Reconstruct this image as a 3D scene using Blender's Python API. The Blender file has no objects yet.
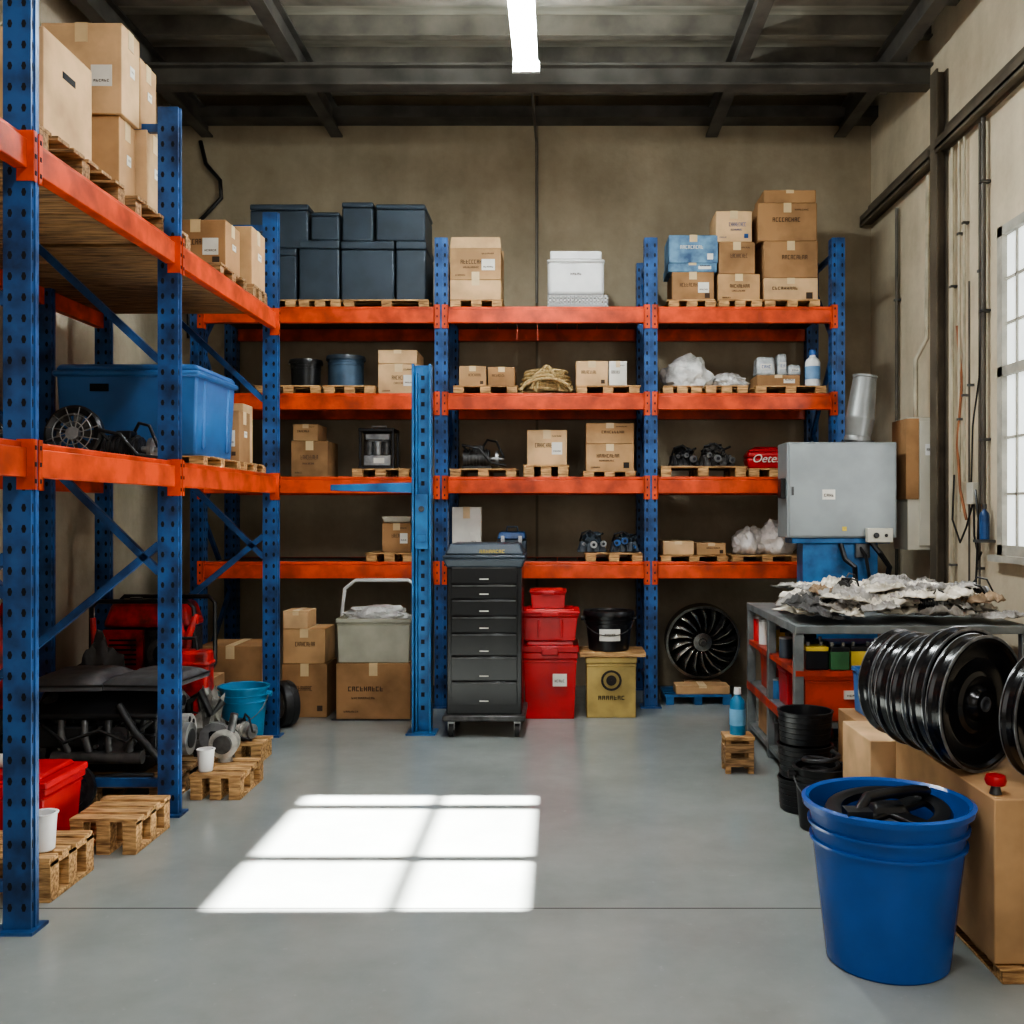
import bpy,bmesh,math,random
from mathutils import Vector,Matrix,noise
random.seed(7)
pi=math.pi
def X(px,D): return (px-560)*D/1000
def Z(py,D): return 1.5+(512-py)*D/1000
# ---------------- materials
def lin(c):
    return tuple(((v/255)/12.92 if v/255<=0.04045 else ((v/255+0.055)/1.055)**2.4) for v in c)
MATS={}
def mat(name,col,rough=.6,metal=0,var=.12,scale=8,bump=.0,stretch=(1,1,1),emit=0,alpha=1,trans=0,dark=None,bscale=None):
    if name in MATS: return MATS[name]
    m=bpy.data.materials.new(name); m.use_nodes=True
    nt=m.node_tree; n=nt.nodes; l=nt.links
    b=n['Principled BSDF']; c=lin(col)
    tc=n.new('ShaderNodeTexCoord'); mp=n.new('ShaderNodeMapping'); mp.inputs['Scale'].default_value=stretch
    l.new(tc.outputs['Object'],mp.inputs['Vector'])
    oi=n.new('ShaderNodeObjectInfo'); 
    ad=n.new('ShaderNodeVectorMath'); ad.operation='ADD'; l.new(mp.outputs[0],ad.inputs[0])
    cm=n.new('ShaderNodeMath'); cm.operation='MULTIPLY'; cm.inputs[1].default_value=31; l.new(oi.outputs['Random'],cm.inputs[0]); l.new(cm.outputs[0],ad.inputs[1])
    nz=n.new('ShaderNodeTexNoise'); nz.inputs['Scale'].default_value=scale; nz.inputs['Detail'].default_value=6
    l.new(ad.outputs[0],nz.inputs['Vector'])
    r=n.new('ShaderNodeValToRGB')
    lo=lin(dark) if dark else tuple(x*(1-var*2.2) for x in c); hi=tuple(min(1,x*(1+var)) for x in c)
    r.color_ramp.elements[0].position=.32; r.color_ramp.elements[0].color=(*lo,1)
    r.color_ramp.elements[1].position=.62; r.color_ramp.elements[1].color=(*hi,1)
    l.new(nz.outputs['Fac'],r.inputs[0]); l.new(r.outputs[0],b.inputs['Base Color'])
    b.inputs['Roughness'].default_value=rough; b.inputs['Metallic'].default_value=metal
    if bump:
        n2=n.new('ShaderNodeTexNoise'); n2.inputs['Scale'].default_value=bscale or scale*4; n2.inputs['Detail'].default_value=4
        l.new(ad.outputs[0],n2.inputs['Vector'])
        bp=n.new('ShaderNodeBump'); bp.inputs['Strength'].default_value=bump; bp.inputs['Distance'].default_value=.01
        l.new(n2.outputs['Fac'],bp.inputs['Height']); l.new(bp.outputs[0],b.inputs['Normal'])
    if emit:
        b.inputs['Emission Color'].default_value=(*c,1); b.inputs['Emission Strength'].default_value=emit
    if trans: b.inputs['Transmission Weight'].default_value=trans
    if alpha<1: b.inputs['Alpha'].default_value=alpha
    MATS[name]=m; return m
BLUE=mat('rack_blue_paint',(42,84,138),.4,.1,.2,7,dark=(26,48,84))
ORANGE=mat('rack_orange_paint',(212,76,34),.4,.05,.12,7,dark=(150,54,28))
BLACK=mat('black_plastic',(27,28,30),.32,0,.2,10)
HOLE=mat('dark_hole',(10,14,22),.8)
RUB=mat('black_rubber',(30,30,31),.5,0,.2,20,.2)
STEEL=mat('worn_steel',(160,162,162),.35,.7,.2,12)
DSTEEL=mat('dark_steel',(92,92,92),.45,.6,.25,14)
ALU=mat('cast_aluminium',(196,196,190),.4,.5,.2,20,.3)
C1=mat('cardboard_tan',(184,146,104),.85,0,.12,4.5,.08)
C2=mat('cardboard_brown',(158,120,82),.85,0,.14,4.5,.08)
C3=mat('cardboard_light',(206,170,128),.85,0,.12,4.5,.08)
TAPE=mat('packing_tape',(212,186,144),.3,0,.05)
INK=mat('printed_ink',(70,54,42),.8)
DINK=mat('dark_ink',(44,38,34),.8)
PAPER=mat('white_paper',(220,217,207),.7,0,.05)
WOOD=mat('pallet_wood',(196,156,106),.8,0,.22,9,.4,(1,8,8),dark=(118,84,52))
WOOD2=mat('pallet_wood_weathered',(160,126,88),.8,0,.25,9,.4,(1,8,8),dark=(94,70,44))
WOODY=mat('deck_wood',(146,112,76),.85,0,.25,6,.25,(8,1,8),dark=(84,62,40))
DKP=mat('slate_plastic',(56,67,78),.45,0,.1,5)
TUB=mat('blue_plastic_tub',(54,106,166),.4,0,.1,4)
BBUCK=mat('blue_bucket_plastic',(26,84,164),.26,0,.08,4)
TEAL=mat('teal_blue_plastic',(40,122,164),.4,0,.08,4)
RED=mat('red_plastic',(186,26,32),.33,0,.12,5)
RED2=mat('dirty_red_enamel',(176,34,30),.42,.1,.3,12,.15,dark=(84,24,22))
REDO=mat('red_orange_paint',(192,68,44),.45,.1,.15,6,dark=(120,44,32))
WHITE=mat('white_plastic',(228,228,226),.4,0,.05,5)
BEIGE=mat('grey_beige_plastic',(170,168,150),.5,0,.08,5)
YEL=mat('mustard_plastic',(178,154,92),.55,0,.15,5)
YELB=mat('yellow_paint',(214,186,70),.5)
GREY=mat('grey_enamel',(142,149,150),.4,.2,.1,3)
PANEL=mat('offwhite_enamel',(206,202,186),.45,.1,.06,3)
LIFT=mat('blue_enamel',(50,110,164),.42,.15,.18,7,dark=(34,76,118))
BAG=mat('clear_white_film',(215,215,212),.25,0,.12,14,.6)
ROPE=mat('tan_rope',(176,150,104),.9,0,.25,60,.4)
RAGW=mat('offwhite_cloth',(212,205,190),.9,0,.2,9,.35,dark=(146,138,122))
RAGG=mat('grey_cloth',(160,156,150),.9,0,.2,9,.35,dark=(96,93,88))
RAGB=mat('dark_grey_cloth',(80,79,78),.9,0,.2,9,.3)
RAGN=mat('brown_cloth',(142,120,94),.9,0,.2,9,.3)
BGREY=mat('bench_grey_steel',(122,128,128),.45,.3,.2,6)
DUCT=mat('galvanised_duct',(132,134,132),.4,.45,.08,3)
BEAM=mat('roof_steel',(88,84,78),.6,.3,.2,4)
PURL=mat('purlin_steel',(120,114,104),.6,.2,.2,4)
PIPE=mat('dark_conduit',(88,82,74),.5,.2,.15,6)
PIPEL=mat('pale_conduit',(180,170,148),.5,.1,.15,6)
DECKD=mat('dark_deck',(66,57,48),.8,0,.2,5)
GLOW=mat('lamp_tube_glow',(232,242,242),.4,emit=120)
LAMPW=mat('lamp_white_enamel',(215,220,220),.4)
SILV=mat('chrome_trim',(190,192,195),.25,.9,.05)
GREEN=mat('green_paint',(60,110,70),.5)
MATTEB=mat('greasy_black_metal',(54,54,56),.4,.5,.35,18,.5,dark=(20,20,22))
WHEELB=mat('glossy_black_polymer',(24,24,26),.2,0,.1,10)
WEDGE=mat('worn_grey_edge',(124,126,128),.35,.5,.3,20)
CUSH=mat('dark_grey_vinyl',(74,74,76),.5,0,.15,8,.2)

# ---------------- mesh builder
class M:
    def __init__(s,*mats): s.bm=bmesh.new(); s.mats=list(mats); s.mi=0
    def use(s,i): s.mi=i; return s
    def face(s,vs):
        try:
            f=s.bm.faces.new(vs); f.material_index=s.mi; return f
        except ValueError: pass
    def hexa(s,b,t):
        vb=[s.bm.verts.new(p) for p in b]; vt=[s.bm.verts.new(p) for p in t]
        s.face(vb[::-1]); s.face(vt)
        for i in range(4):
            j=(i+1)%4; s.face([vb[i],vb[j],vt[j],vt[i]])
    def box(s,x0,x1,y0,y1,z0,z1,mtx=None):
        b=[(x0,y0,z0),(x1,y0,z0),(x1,y1,z0),(x0,y1,z0)]; t=[(a,c,z1) for a,c,_ in b]
        b=[Vector(p) for p in b]; t=[Vector(p) for p in t]
        if mtx: b=[mtx@p for p in b]; t=[mtx@p for p in t]
        s.hexa(b,t); return s
    def frus(s,cx,cy,z0,z1,w0,d0,w1,d1):
        f=lambda w,d,z:[(cx-w/2,cy-d/2,z),(cx+w/2,cy-d/2,z),(cx+w/2,cy+d/2,z),(cx-w/2,cy+d/2,z)]
        s.hexa(f(w0,d0,z0),f(w1,d1,z1)); return s
    def lathe(s,prof,seg=28,mtx=None,closed=False):
        rings=[]
        for r,z in prof:
            if r<1e-6:
                p=Vector((0,0,z)); p=mtx@p if mtx else p; rings.append([s.bm.verts.new(p)])
            else:
                ring=[]
                for i in range(seg):
                    a=2*pi*i/seg; p=Vector((r*math.cos(a),r*math.sin(a),z)); p=mtx@p if mtx else p
                    ring.append(s.bm.verts.new(p))
                rings.append(ring)
        n=len(rings); rng=range(n) if closed else range(n-1)
        for k in rng:
            A=rings[k];B=rings[(k+1)%n]
            for i in range(seg):
                j=(i+1)%seg
                if len(A)==1 and len(B)==1: continue
                if len(A)==1: s.face([A[0],B[j],B[i]])
                elif len(B)==1: s.face([A[i],A[j],B[0]])
                else: s.face([A[i],A[j],B[j],B[i]])
        return s
    def cyl(s,p0,p1,r,r1=None,seg=16):
        p0=Vector(p0);p1=Vector(p1);d=p1-p0
        q=d.to_track_quat('Z','Y').to_matrix().to_4x4(); m=Matrix.Translation(p0)@q
        r1=r if r1 is None else r1
        return s.lathe([(0,0),(r,0),(r1,d.length),(0,d.length)],seg,m)
    def tube(s,pts,r,seg=8,closed=False):
        pts=[Vector(p) for p in pts]; n=len(pts); rings=[]
        up=None
        for i,p in enumerate(pts):
            if closed: t=pts[(i+1)%n]-pts[i-1]
            else: t=pts[min(i+1,n-1)]-pts[max(i-1,0)]
            t.normalize()
            if up is None:
                up=Vector((0,0,1)) if abs(t.z)<.9 else Vector((1,0,0))
            u=(up-t*up.dot(t)).normalized(); v=t.cross(u); up=u
            rings.append([s.bm.verts.new(p+u*math.cos(2*pi*k/seg)*r+v*math.sin(2*pi*k/seg)*r) for k in range(seg)])
        for i in range(n if closed else n-1):
            A=rings[i];B=rings[(i+1)%n]
            for k in range(seg):
                j=(k+1)%seg; s.face([A[k],A[j],B[j],B[k]])
        if not closed: s.face(rings[0][::-1]); s.face(rings[-1])
        return s
    def blob(s,cx,cy,z0,sx,sy,sz,amp=.25,fr=2.5,sub=4,seed=0,pw=1):
        r=bmesh.ops.create_icosphere(s.bm,subdivisions=sub,radius=1)
        o=Vector((seed*7.3,seed*3.1,seed))
        for v in r['verts']:
            d=v.co.copy(); k=1+amp*noise.fractal(d*fr+o,1,2,3)-amp*.5*abs(noise.noise(d*fr*2+o))
            p=d*k
            z=max(p.z,-.55)
            v.co=Vector((cx+p.x*sx/2,cy+p.y*sy/2,z0+(z+.55)/1.55*sz))
        for v in r['verts']:
            for f in v.link_faces: f.material_index=s.mi
        return s
    def gl(s,x0,z0,w,h,y,n=6,fx=None):
        cw=w/n
        for i in range(n):
            a=x0+i*cw+cw*.12; b=x0+(i+1)*cw-cw*.12; t=min(cw*.22,h*.25)
            segs=[(a,a+t,z0,z0+h)]
            k=random.randrange(5)
            if k in(0,1,3): segs.append((a,b,z0+h-t,z0+h))
            if k in(1,2): segs.append((a,b,z0,z0+t))
            if k in(0,2,3,4): segs.append((a,b,z0+h/2-t/2,z0+h/2+t/2))
            if k in(3,4,0): segs.append((b-t,b,z0,z0+h))
            for (q,r,u,v) in segs:
                if fx: pts=[(y,q,u),(y,r,u),(y,r,v),(y,q,v)]
                else: pts=[(q,y,u),(r,y,u),(r,y,v),(q,y,v)]
                s.face([s.bm.verts.new(p) for p in pts])
        return s
def part(name,m,parent=None,bevel=0,smooth=False,label=None,rot=None,loc=None,**kw):
    me=bpy.data.meshes.new(name)
    bmesh.ops.recalc_face_normals(m.bm,faces=m.bm.faces[:]) if kw.get('recalc',True) else None
    m.bm.to_mesh(me); m.bm.free()
    for a in m.mats: me.materials.append(a)
    if smooth or bevel:
        me.polygons.foreach_set('use_smooth',[True]*len(me.polygons))
        me.set_sharp_from_angle(angle=math.radians(38))
    o=bpy.data.objects.new(name,me); bpy.context.collection.objects.link(o)
    if parent: o.parent=parent
    if loc: o.location=loc
    if rot: o.rotation_euler=rot
    if bevel:
        b=o.modifiers.new('Bevel','BEVEL'); b.width=bevel; b.segments=2; b.limit_method='ANGLE'; b.angle_limit=math.radians(40)
    if label: o['label']=label
    return o
def thing(name,loc,label,cat,rz=0,group=None):
    e=bpy.data.objects.new(name,None); e.empty_display_size=.1; bpy.context.collection.objects.link(e)
    e.location=loc; e.rotation_euler=(0,0,rz); e['label']=label; e['category']=cat
    if group: e['group']=group
    return e
def struct(name,m,bevel=0):
    o=part(name,m,bevel=bevel); o['kind']='structure'; return o

# ---------------- room
XL,XR,YB,YF,ZC=-3.3,2.69,8.65,-2.5,5.1
def wallmat(name,col,dk,seamx=None,stain=.0):
    m=bpy.data.materials.new(name); m.use_nodes=True; nt=m.node_tree;n=nt.nodes;l=nt.links;b=n['Principled BSDF']
    g=n.new('ShaderNodeNewGeometry')
    a=n.new('ShaderNodeTexNoise'); a.inputs['Scale'].default_value=.8; a.inputs['Detail'].default_value=12; a.inputs['Roughness'].default_value=.7
    l.new(g.outputs['Position'],a.inputs['Vector'])
    mp=n.new('ShaderNodeMapping'); mp.inputs['Scale'].default_value=(4,4,.5); l.new(g.outputs['Position'],mp.inputs['Vector'])
    s=n.new('ShaderNodeTexNoise'); s.inputs['Scale'].default_value=1; s.inputs['Detail'].default_value=7; l.new(mp.outputs[0],s.inputs['Vector'])
    mx=n.new('ShaderNodeMath'); mx.operation='MULTIPLY_ADD'; mx.inputs[1].default_value=.24; l.new(s.outputs['Fac'],mx.inputs[0])
    m2=n.new('ShaderNodeMath'); m2.operation='MULTIPLY'; m2.inputs[1].default_value=.76; l.new(a.outputs['Fac'],m2.inputs[0]); l.new(m2.outputs[0],mx.inputs[2])
    r=n.new('ShaderNodeValToRGB'); r.color_ramp.elements[0].position=.36; r.color_ramp.elements[0].color=(*lin(dk),1)
    r.color_ramp.elements[1].position=.6; r.color_ramp.elements[1].color=(*lin(col),1); l.new(mx.outputs[0],r.inputs[0])
    out=r.outputs[0]
    if seamx is not None:
        sp=n.new('ShaderNodeSeparateXYZ'); l.new(g.outputs['Position'],sp.inputs[0])
        c=n.new('ShaderNodeMath'); c.operation='SUBTRACT'; c.inputs[1].default_value=seamx; l.new(sp.outputs['X'],c.inputs[0])
        d=n.new('ShaderNodeMath'); d.operation='ABSOLUTE'; l.new(c.outputs[0],d.inputs[0])
        e=n.new('ShaderNodeMath'); e.operation='LESS_THAN'; e.inputs[1].default_value=.012; l.new(d.outputs[0],e.inputs[0])
        f=n.new('ShaderNodeMath'); f.operation='MULTIPLY'; f.inputs[1].default_value=.6; l.new(e.outputs[0],f.inputs[0])
        mi=n.new('ShaderNodeMixRGB'); l.new(f.outputs[0],mi.inputs[0]); l.new(out,mi.inputs[1]); mi.inputs[2].default_value=(*lin((90,84,72)),1); out=mi.outputs[0]
    l.new(out,b.inputs['Base Color']); b.inputs['Roughness'].default_value=.9
    bp=n.new('ShaderNodeBump'); bp.inputs['Strength'].default_value=.2; bp.inputs['Distance'].default_value=.02
    q=n.new('ShaderNodeTexNoise'); q.inputs['Scale'].default_value=18; q.inputs['Detail'].default_value=6; l.new(g.outputs['Position'],q.inputs['Vector']); l.new(q.outputs['Fac'],bp.inputs['Height']); l.new(bp.outputs[0],b.inputs['Normal'])
    return m
WB=wallmat('plaster_back',(176,162,138),(142,129,107),X(537,8.65))
WR=wallmat('plaster_side',(218,204,178),(180,166,141))
WL=wallmat('plaster_left',(192,180,158),(156,144,123))
def floormat():
    m=bpy.data.materials.new('sealed_concrete'); m.use_nodes=True; nt=m.node_tree;n=nt.nodes;l=nt.links;b=n['Principled BSDF']
    g=n.new('ShaderNodeNewGeometry')
    a=n.new('ShaderNodeTexNoise'); a.inputs['Scale'].default_value=1.1; a.inputs['Detail'].default_value=12; a.inputs['Roughness'].default_value=.66; l.new(g.outputs['Position'],a.inputs['Vector'])
    r=n.new('ShaderNodeValToRGB'); r.color_ramp.elements[0].position=.3; r.color_ramp.elements[0].color=(*lin((132,138,136)),1)
    r.color_ramp.elements[1].position=.7; r.color_ramp.elements[1].color=(*lin((154,160,157)),1); l.new(a.outputs['Fac'],r.inputs[0])
    s=n.new('ShaderNodeTexNoise'); s.inputs['Scale'].default_value=26; s.inputs['Detail'].default_value=6; s.inputs['Roughness'].default_value=.7; l.new(g.outputs['Position'],s.inputs['Vector'])
    sr=n.new('ShaderNodeMapRange'); sr.inputs['From Min'].default_value=.62; sr.inputs['From Max'].default_value=.74; sr.inputs['To Max'].default_value=.3; l.new(s.outputs['Fac'],sr.inputs['Value'])
    m0=n.new('ShaderNodeMixRGB'); l.new(sr.outputs[0],m0.inputs[0]); l.new(r.outputs[0],m0.inputs[1]); m0.inputs[2].default_value=(*lin((184,190,188)),1)
    sp=n.new('ShaderNodeSeparateXYZ'); l.new(g.outputs['Position'],sp.inputs[0])
    c=n.new('ShaderNodeMath'); c.operation='SUBTRACT'; c.inputs[1].default_value=3.785; l.new(sp.outputs['Y'],c.inputs[0])
    d=n.new('ShaderNodeMath'); d.operation='ABSOLUTE'; l.new(c.outputs[0],d.inputs[0])
    e=n.new('ShaderNodeMath'); e.operation='LESS_THAN'; e.inputs[1].default_value=.005; l.new(d.outputs[0],e.inputs[0])
    mi=n.new('ShaderNodeMixRGB'); l.new(e.outputs[0],mi.inputs[0]); l.new(m0.outputs[0],mi.inputs[1]); mi.inputs[2].default_value=(*lin((84,87,86)),1)
    l.new(mi.outputs[0],b.inputs['Base Color'])
    r2=n.new('ShaderNodeMapRange'); r2.inputs['From Min'].default_value=.3; r2.inputs['From Max'].default_value=.7; r2.inputs['To Min'].default_value=.12; r2.inputs['To Max'].default_value=.24; l.new(a.outputs['Fac'],r2.inputs['Value']); l.new(r2.outputs[0],b.inputs['Roughness'])
    return m
ROOF=mat('roof_sheet',(150,145,132),.8,0,.18,3,.1,(.6,3,1))
m=M(floormat()); m.box(XL-.1,XR+.1,YF,YB+.1,-.1,0); struct('floor',m)
m=M(WB); m.box(XL-.1,XR+.1,YB,YB+.1,0,ZC); struct('wall_back',m)
m=M(WL); m.box(XL-.1,XL,YF,YB,0,ZC); struct('wall_left',m)
m=M(WL); m.box(XL-.1,XR+.1,YF-.1,YF,0,ZC); struct('wall_front',m)
m=M(ROOF); m.box(XL-.1,XR+.1,YF,YB+.1,ZC,ZC+.1); struct('ceiling',m)
W1=(3.77,5.28,2.37,3.40); W2=(5.42,6.08,1.27,3.2)
m=M(WR); T=.04
m.box(XR,XR+T,YF,W1[0],0,ZC)
m.box(XR,XR+T,W1[0],W1[1],0,W1[2]); m.box(XR,XR+T,W1[0],W1[1],W1[3],ZC)
m.box(XR,XR+T,W1[1],W2[0],0,ZC)
m.box(XR,XR+T,W2[0],W2[1],0,W2[2]); m.box(XR,XR+T,W2[0],W2[1],W2[3],ZC)
m.box(XR,XR+T,W2[1],YB,0,ZC); struct('wall_right',m)
FR=mat('window_frame_paint',(176,172,160),.6)
m=M(FR)
y0,y1,z0,z1=W1
for (a,b,c,d) in [(4.285,4.365,z0,z1),(5.04,5.13,z0,z1),(y0,y1,2.785,2.825)]:
    m.box(XR+.005,XR+.03,a,b,c,d)
struct('window_1',m)
GL=mat('frosted_glass',(222,228,226),.3,emit=1.5,var=.1,scale=3)
m=M(FR,GL); y0,y1,z0,z1=W2
m.use(1).box(XR+.012,XR+.02,y0,y1,z0,z1); m.use(0)
for a in (y0-.03,y1-.04): m.box(XR-.02,XR+.03,a,a+.07,z0-.03,z1+.03)
for c in (z0-.03,z1-.03,2.32): m.box(XR-.02,XR+.03,y0-.03,y1+.03,c,c+.06)
for c in (1.60,1.94,2.63,2.90): m.box(XR+.0,XR+.022,y0,y1,c,c+.016)
for c in (5.6,5.75,5.89): m.box(XR+.0,XR+.022,c,c+.016,z0,z1)
m.box(XR-.07,XR+.0,y0-.08,y1+.05,z0-.07,z0-.03)
struct('window_2',m)
tn=[0]
def trim(fn,mt=BEAM):
    tn[0]+=1; m=M(mt); fn(m); return struct('trim_%d'%tn[0],m)
for x in (-3.05,-1.93,1.31,2.42):
    def f(m,x=x):
        m.box(x-.05,x+.05,3.5,YB,4.74,4.755); m.box(x-.008,x+.008,3.5,YB,4.755,4.92); m.box(x-.05,x+.05,3.5,YB,4.92,4.935)
    trim(f)
def f(m):
    m.box(XL,XR,7.2,7.34,4.6-.02,4.598); m.box(XL,XR,7.26,7.28,4.598,4.72)
    m.box(XL,XR,7.2,7.34,4.72,4.738)
trim(f)
for y in (5.2,5.75,6.25,6.75,7.25,7.75,8.2):
    trim(lambda m,y=y:(m.box(XL,XR,y-.04,y+.04,4.937,4.95),m.box(XL,XR,y-.01,y+.01,4.95,ZC)),PURL)
trim(lambda m:(m.box(XL,XR,8.45,YB,4.84,4.935)))
CM=mat('brown_grey_steel',(104,95,82),.6,.3,.2,3)
def f(m):
    x=XR; m.box(x-.085,x-.072,6.92,7.04,0,4.57); m.box(x-.072,x-.01,6.974,6.986,0,4.57); m.box(x-.012,x,6.92,7.04,0,4.57)
trim(f,CM)
def f(m):
    m.box(XR-.1,XR-.02,4.5,6.915,4.0,4.02); m.box(XR-.03,XR,4.5,6.915,4.0,4.17); m.box(XR-.1,XR-.085,4.5,6.915,3.98,4.07)
trim(f,CM)
def f(m):
    m.box(XR-.1,XR-.02,7.045,8.64,3.98,4.0); m.box(XR-.03,XR,7.045,8.64,3.98,4.14); m.box(XR-.1,XR-.085,7.045,8.64,3.96,4.05)
trim(f,CM)
# ---------------- fluorescent lamp
e=thing('fluorescent_lamp',(-.225,5.93,4.46),'long white fluorescent tube lamp hanging on thin rods from the roof','ceiling lamp')
m=M(LAMPW); m.box(-.02,.02,-.75,.75,.04,.075); part('lamp_housing',m,e)
for dx in (-.048,.048):
    m=M(GLOW); m.cyl((dx,-.72,0),(dx,.72,0),.03,seg=14); part('lamp_tube',m,e,smooth=True)
for a in (-.75,.72):
    m=M(LAMPW); m.box(-.09,.09,a,a+.03,-.03,.04); part('lamp_end_cap',m,e)
for dy in (-.6,.6):
    m=M(DSTEEL); m.cyl((0,dy,.075),(0,dy,.635),.006,seg=6); part('hanging_rod',m,e)
e=thing('roof_conduit',(-.2,8.5,4.2),'thin dark electrical conduit dropping from the roof','pipe')
m=M(PIPE); m.tube([(0,.1,-.9),(0,.1,.2),(0,0,.45),(-.01,-.4,.5),(-.02,-1.9,.5)],.012,6); part('pipe_run',m,e,smooth=True)

# ---------------- racks
def rack(loc,rz,us,depth,H,levels,label,postw=.1,postd=.1,deck=DECKD,skipfirst=False,rear_extra=[],braces=None):
    e=thing('pallet_rack',loc,label,'storage rack',rz)
    def post(u,v,front):
        m=M(BLUE,HOLE); a=postw/2
        m.box(u-a,u+a,v,v+postd,0.012,H)
        m.box(u-a*.28,u+a*.28,v-.006,v,0.012,H)
        m.use(1); z=.09
        while z<H-.04:
            for du in (-a*.6,a*.6):
                m.face([m.bm.verts.new((u+du+a*.17*math.cos(t),v-.001,z+.018*math.sin(t))) for t in [k*pi/3 for k in range(6)]])
            for sx in (-1,1):
                for dv in (.25,.75):
                    m.face([m.bm.verts.new((u+sx*(a+.001),v+postd*dv+.009*math.cos(t),z+.016*math.sin(t))) for t in [k*pi/3 for k in range(6)]])
            z+=.075
        m.use(0); m.box(u-a-.03,u+a+.03,v-.02,v+postd+.03,0,.012)
        part('upright_post',m,e,recalc=False)
    for i,u in enumerate(us):
        if skipfirst and i==0: continue
        post(u,0,True); post(u,depth-postd,False)
        bl=braces or [(.2,.85),(1.5,.85),(1.5,2.15),(2.8,2.15),(2.8,3.4)]
        for (zf,zb) in bl:
            m=M(BLUE); a=Vector((u,postd,zf)); b=Vector((u,depth-postd,zb)); d=(b-a); 
            mt=Matrix.Translation(a)@d.to_track_quat('X','Z').to_matrix().to_4x4()
            m.box(0,d.length,-.014,.014,-.018,.018,mt); part('diagonal_brace',m,e)
        for z in (.16,H-.1):
            m=M(BLUE); m.box(u-.014,u+.014,postd,depth-postd,z-.02,z+.02); part('horizontal_brace',m,e)
    for u,v in rear_extra: post(u,v,False)
    for bi in range(len(us)-1):
        a=us[bi]+postw/2; b=us[bi+1]-postw/2
        for z in levels:
            for back in (0,1):
                m=M(ORANGE)
                y0=.012 if not back else depth-.062
                m.box(a,b,y0,y0+.05,z-.125,z-.02); m.box(a,b,y0+(.02 if not back else 0),y0+(.05 if not back else .03),z-.02,z+.004)
                bm_=part('shelf_beam',m,e,bevel=.004)
                if not back:
                    for (p,s) in ((a,-1),(b,1)):
                        m=M(ORANGE,HOLE); c=.042 if postw>.08 else .02
                        m.box(min(p,p+s*c),max(p,p+s*c),-.012,0-.0065,z-.17,z+.01); m.box(p-.004,p+.004,-.012,.05,z-.17,z+.01)
                        m.use(1); 
                        for dz in (-.14,-.08,-.02): m.box(p+s*c*.5-.005,p+s*c*.5+.005,-.014,-.012,z+dz-.008,z+dz+.008)
                        part('beam_connector',m,bm_)
            m=M(deck); n=max(2,int((b-a)/.16)); w=(b-a)/n
            for k in range(n):
                m.box(a+k*w+.004,a+(k+1)*w-.004,.065,depth-.065,z-.028,z)
            part('shelf_deck',m,e)
    return e
PX=[-2.78,-.91,.696,2.13]
S=[3.075,2.41,1.768,1.115]
rack((0,7.65,0),0,PX,.88,3.6,S,'tall blue and orange steel rack with loaded shelves against the wall')
L=[2.85,1.75]
rack((-1.885,0,0),pi/2,[2.1,3.59,4.96,6.70],1.22,3.5,L,'blue and orange steel pallet rack with timber decks beside the aisle',postw=.055,deck=WOODY,skipfirst=True,rear_extra=[(5.93,1.12)],braces=[(1.2,2.2),(2.25,3.2),(1.34,.5)])

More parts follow.
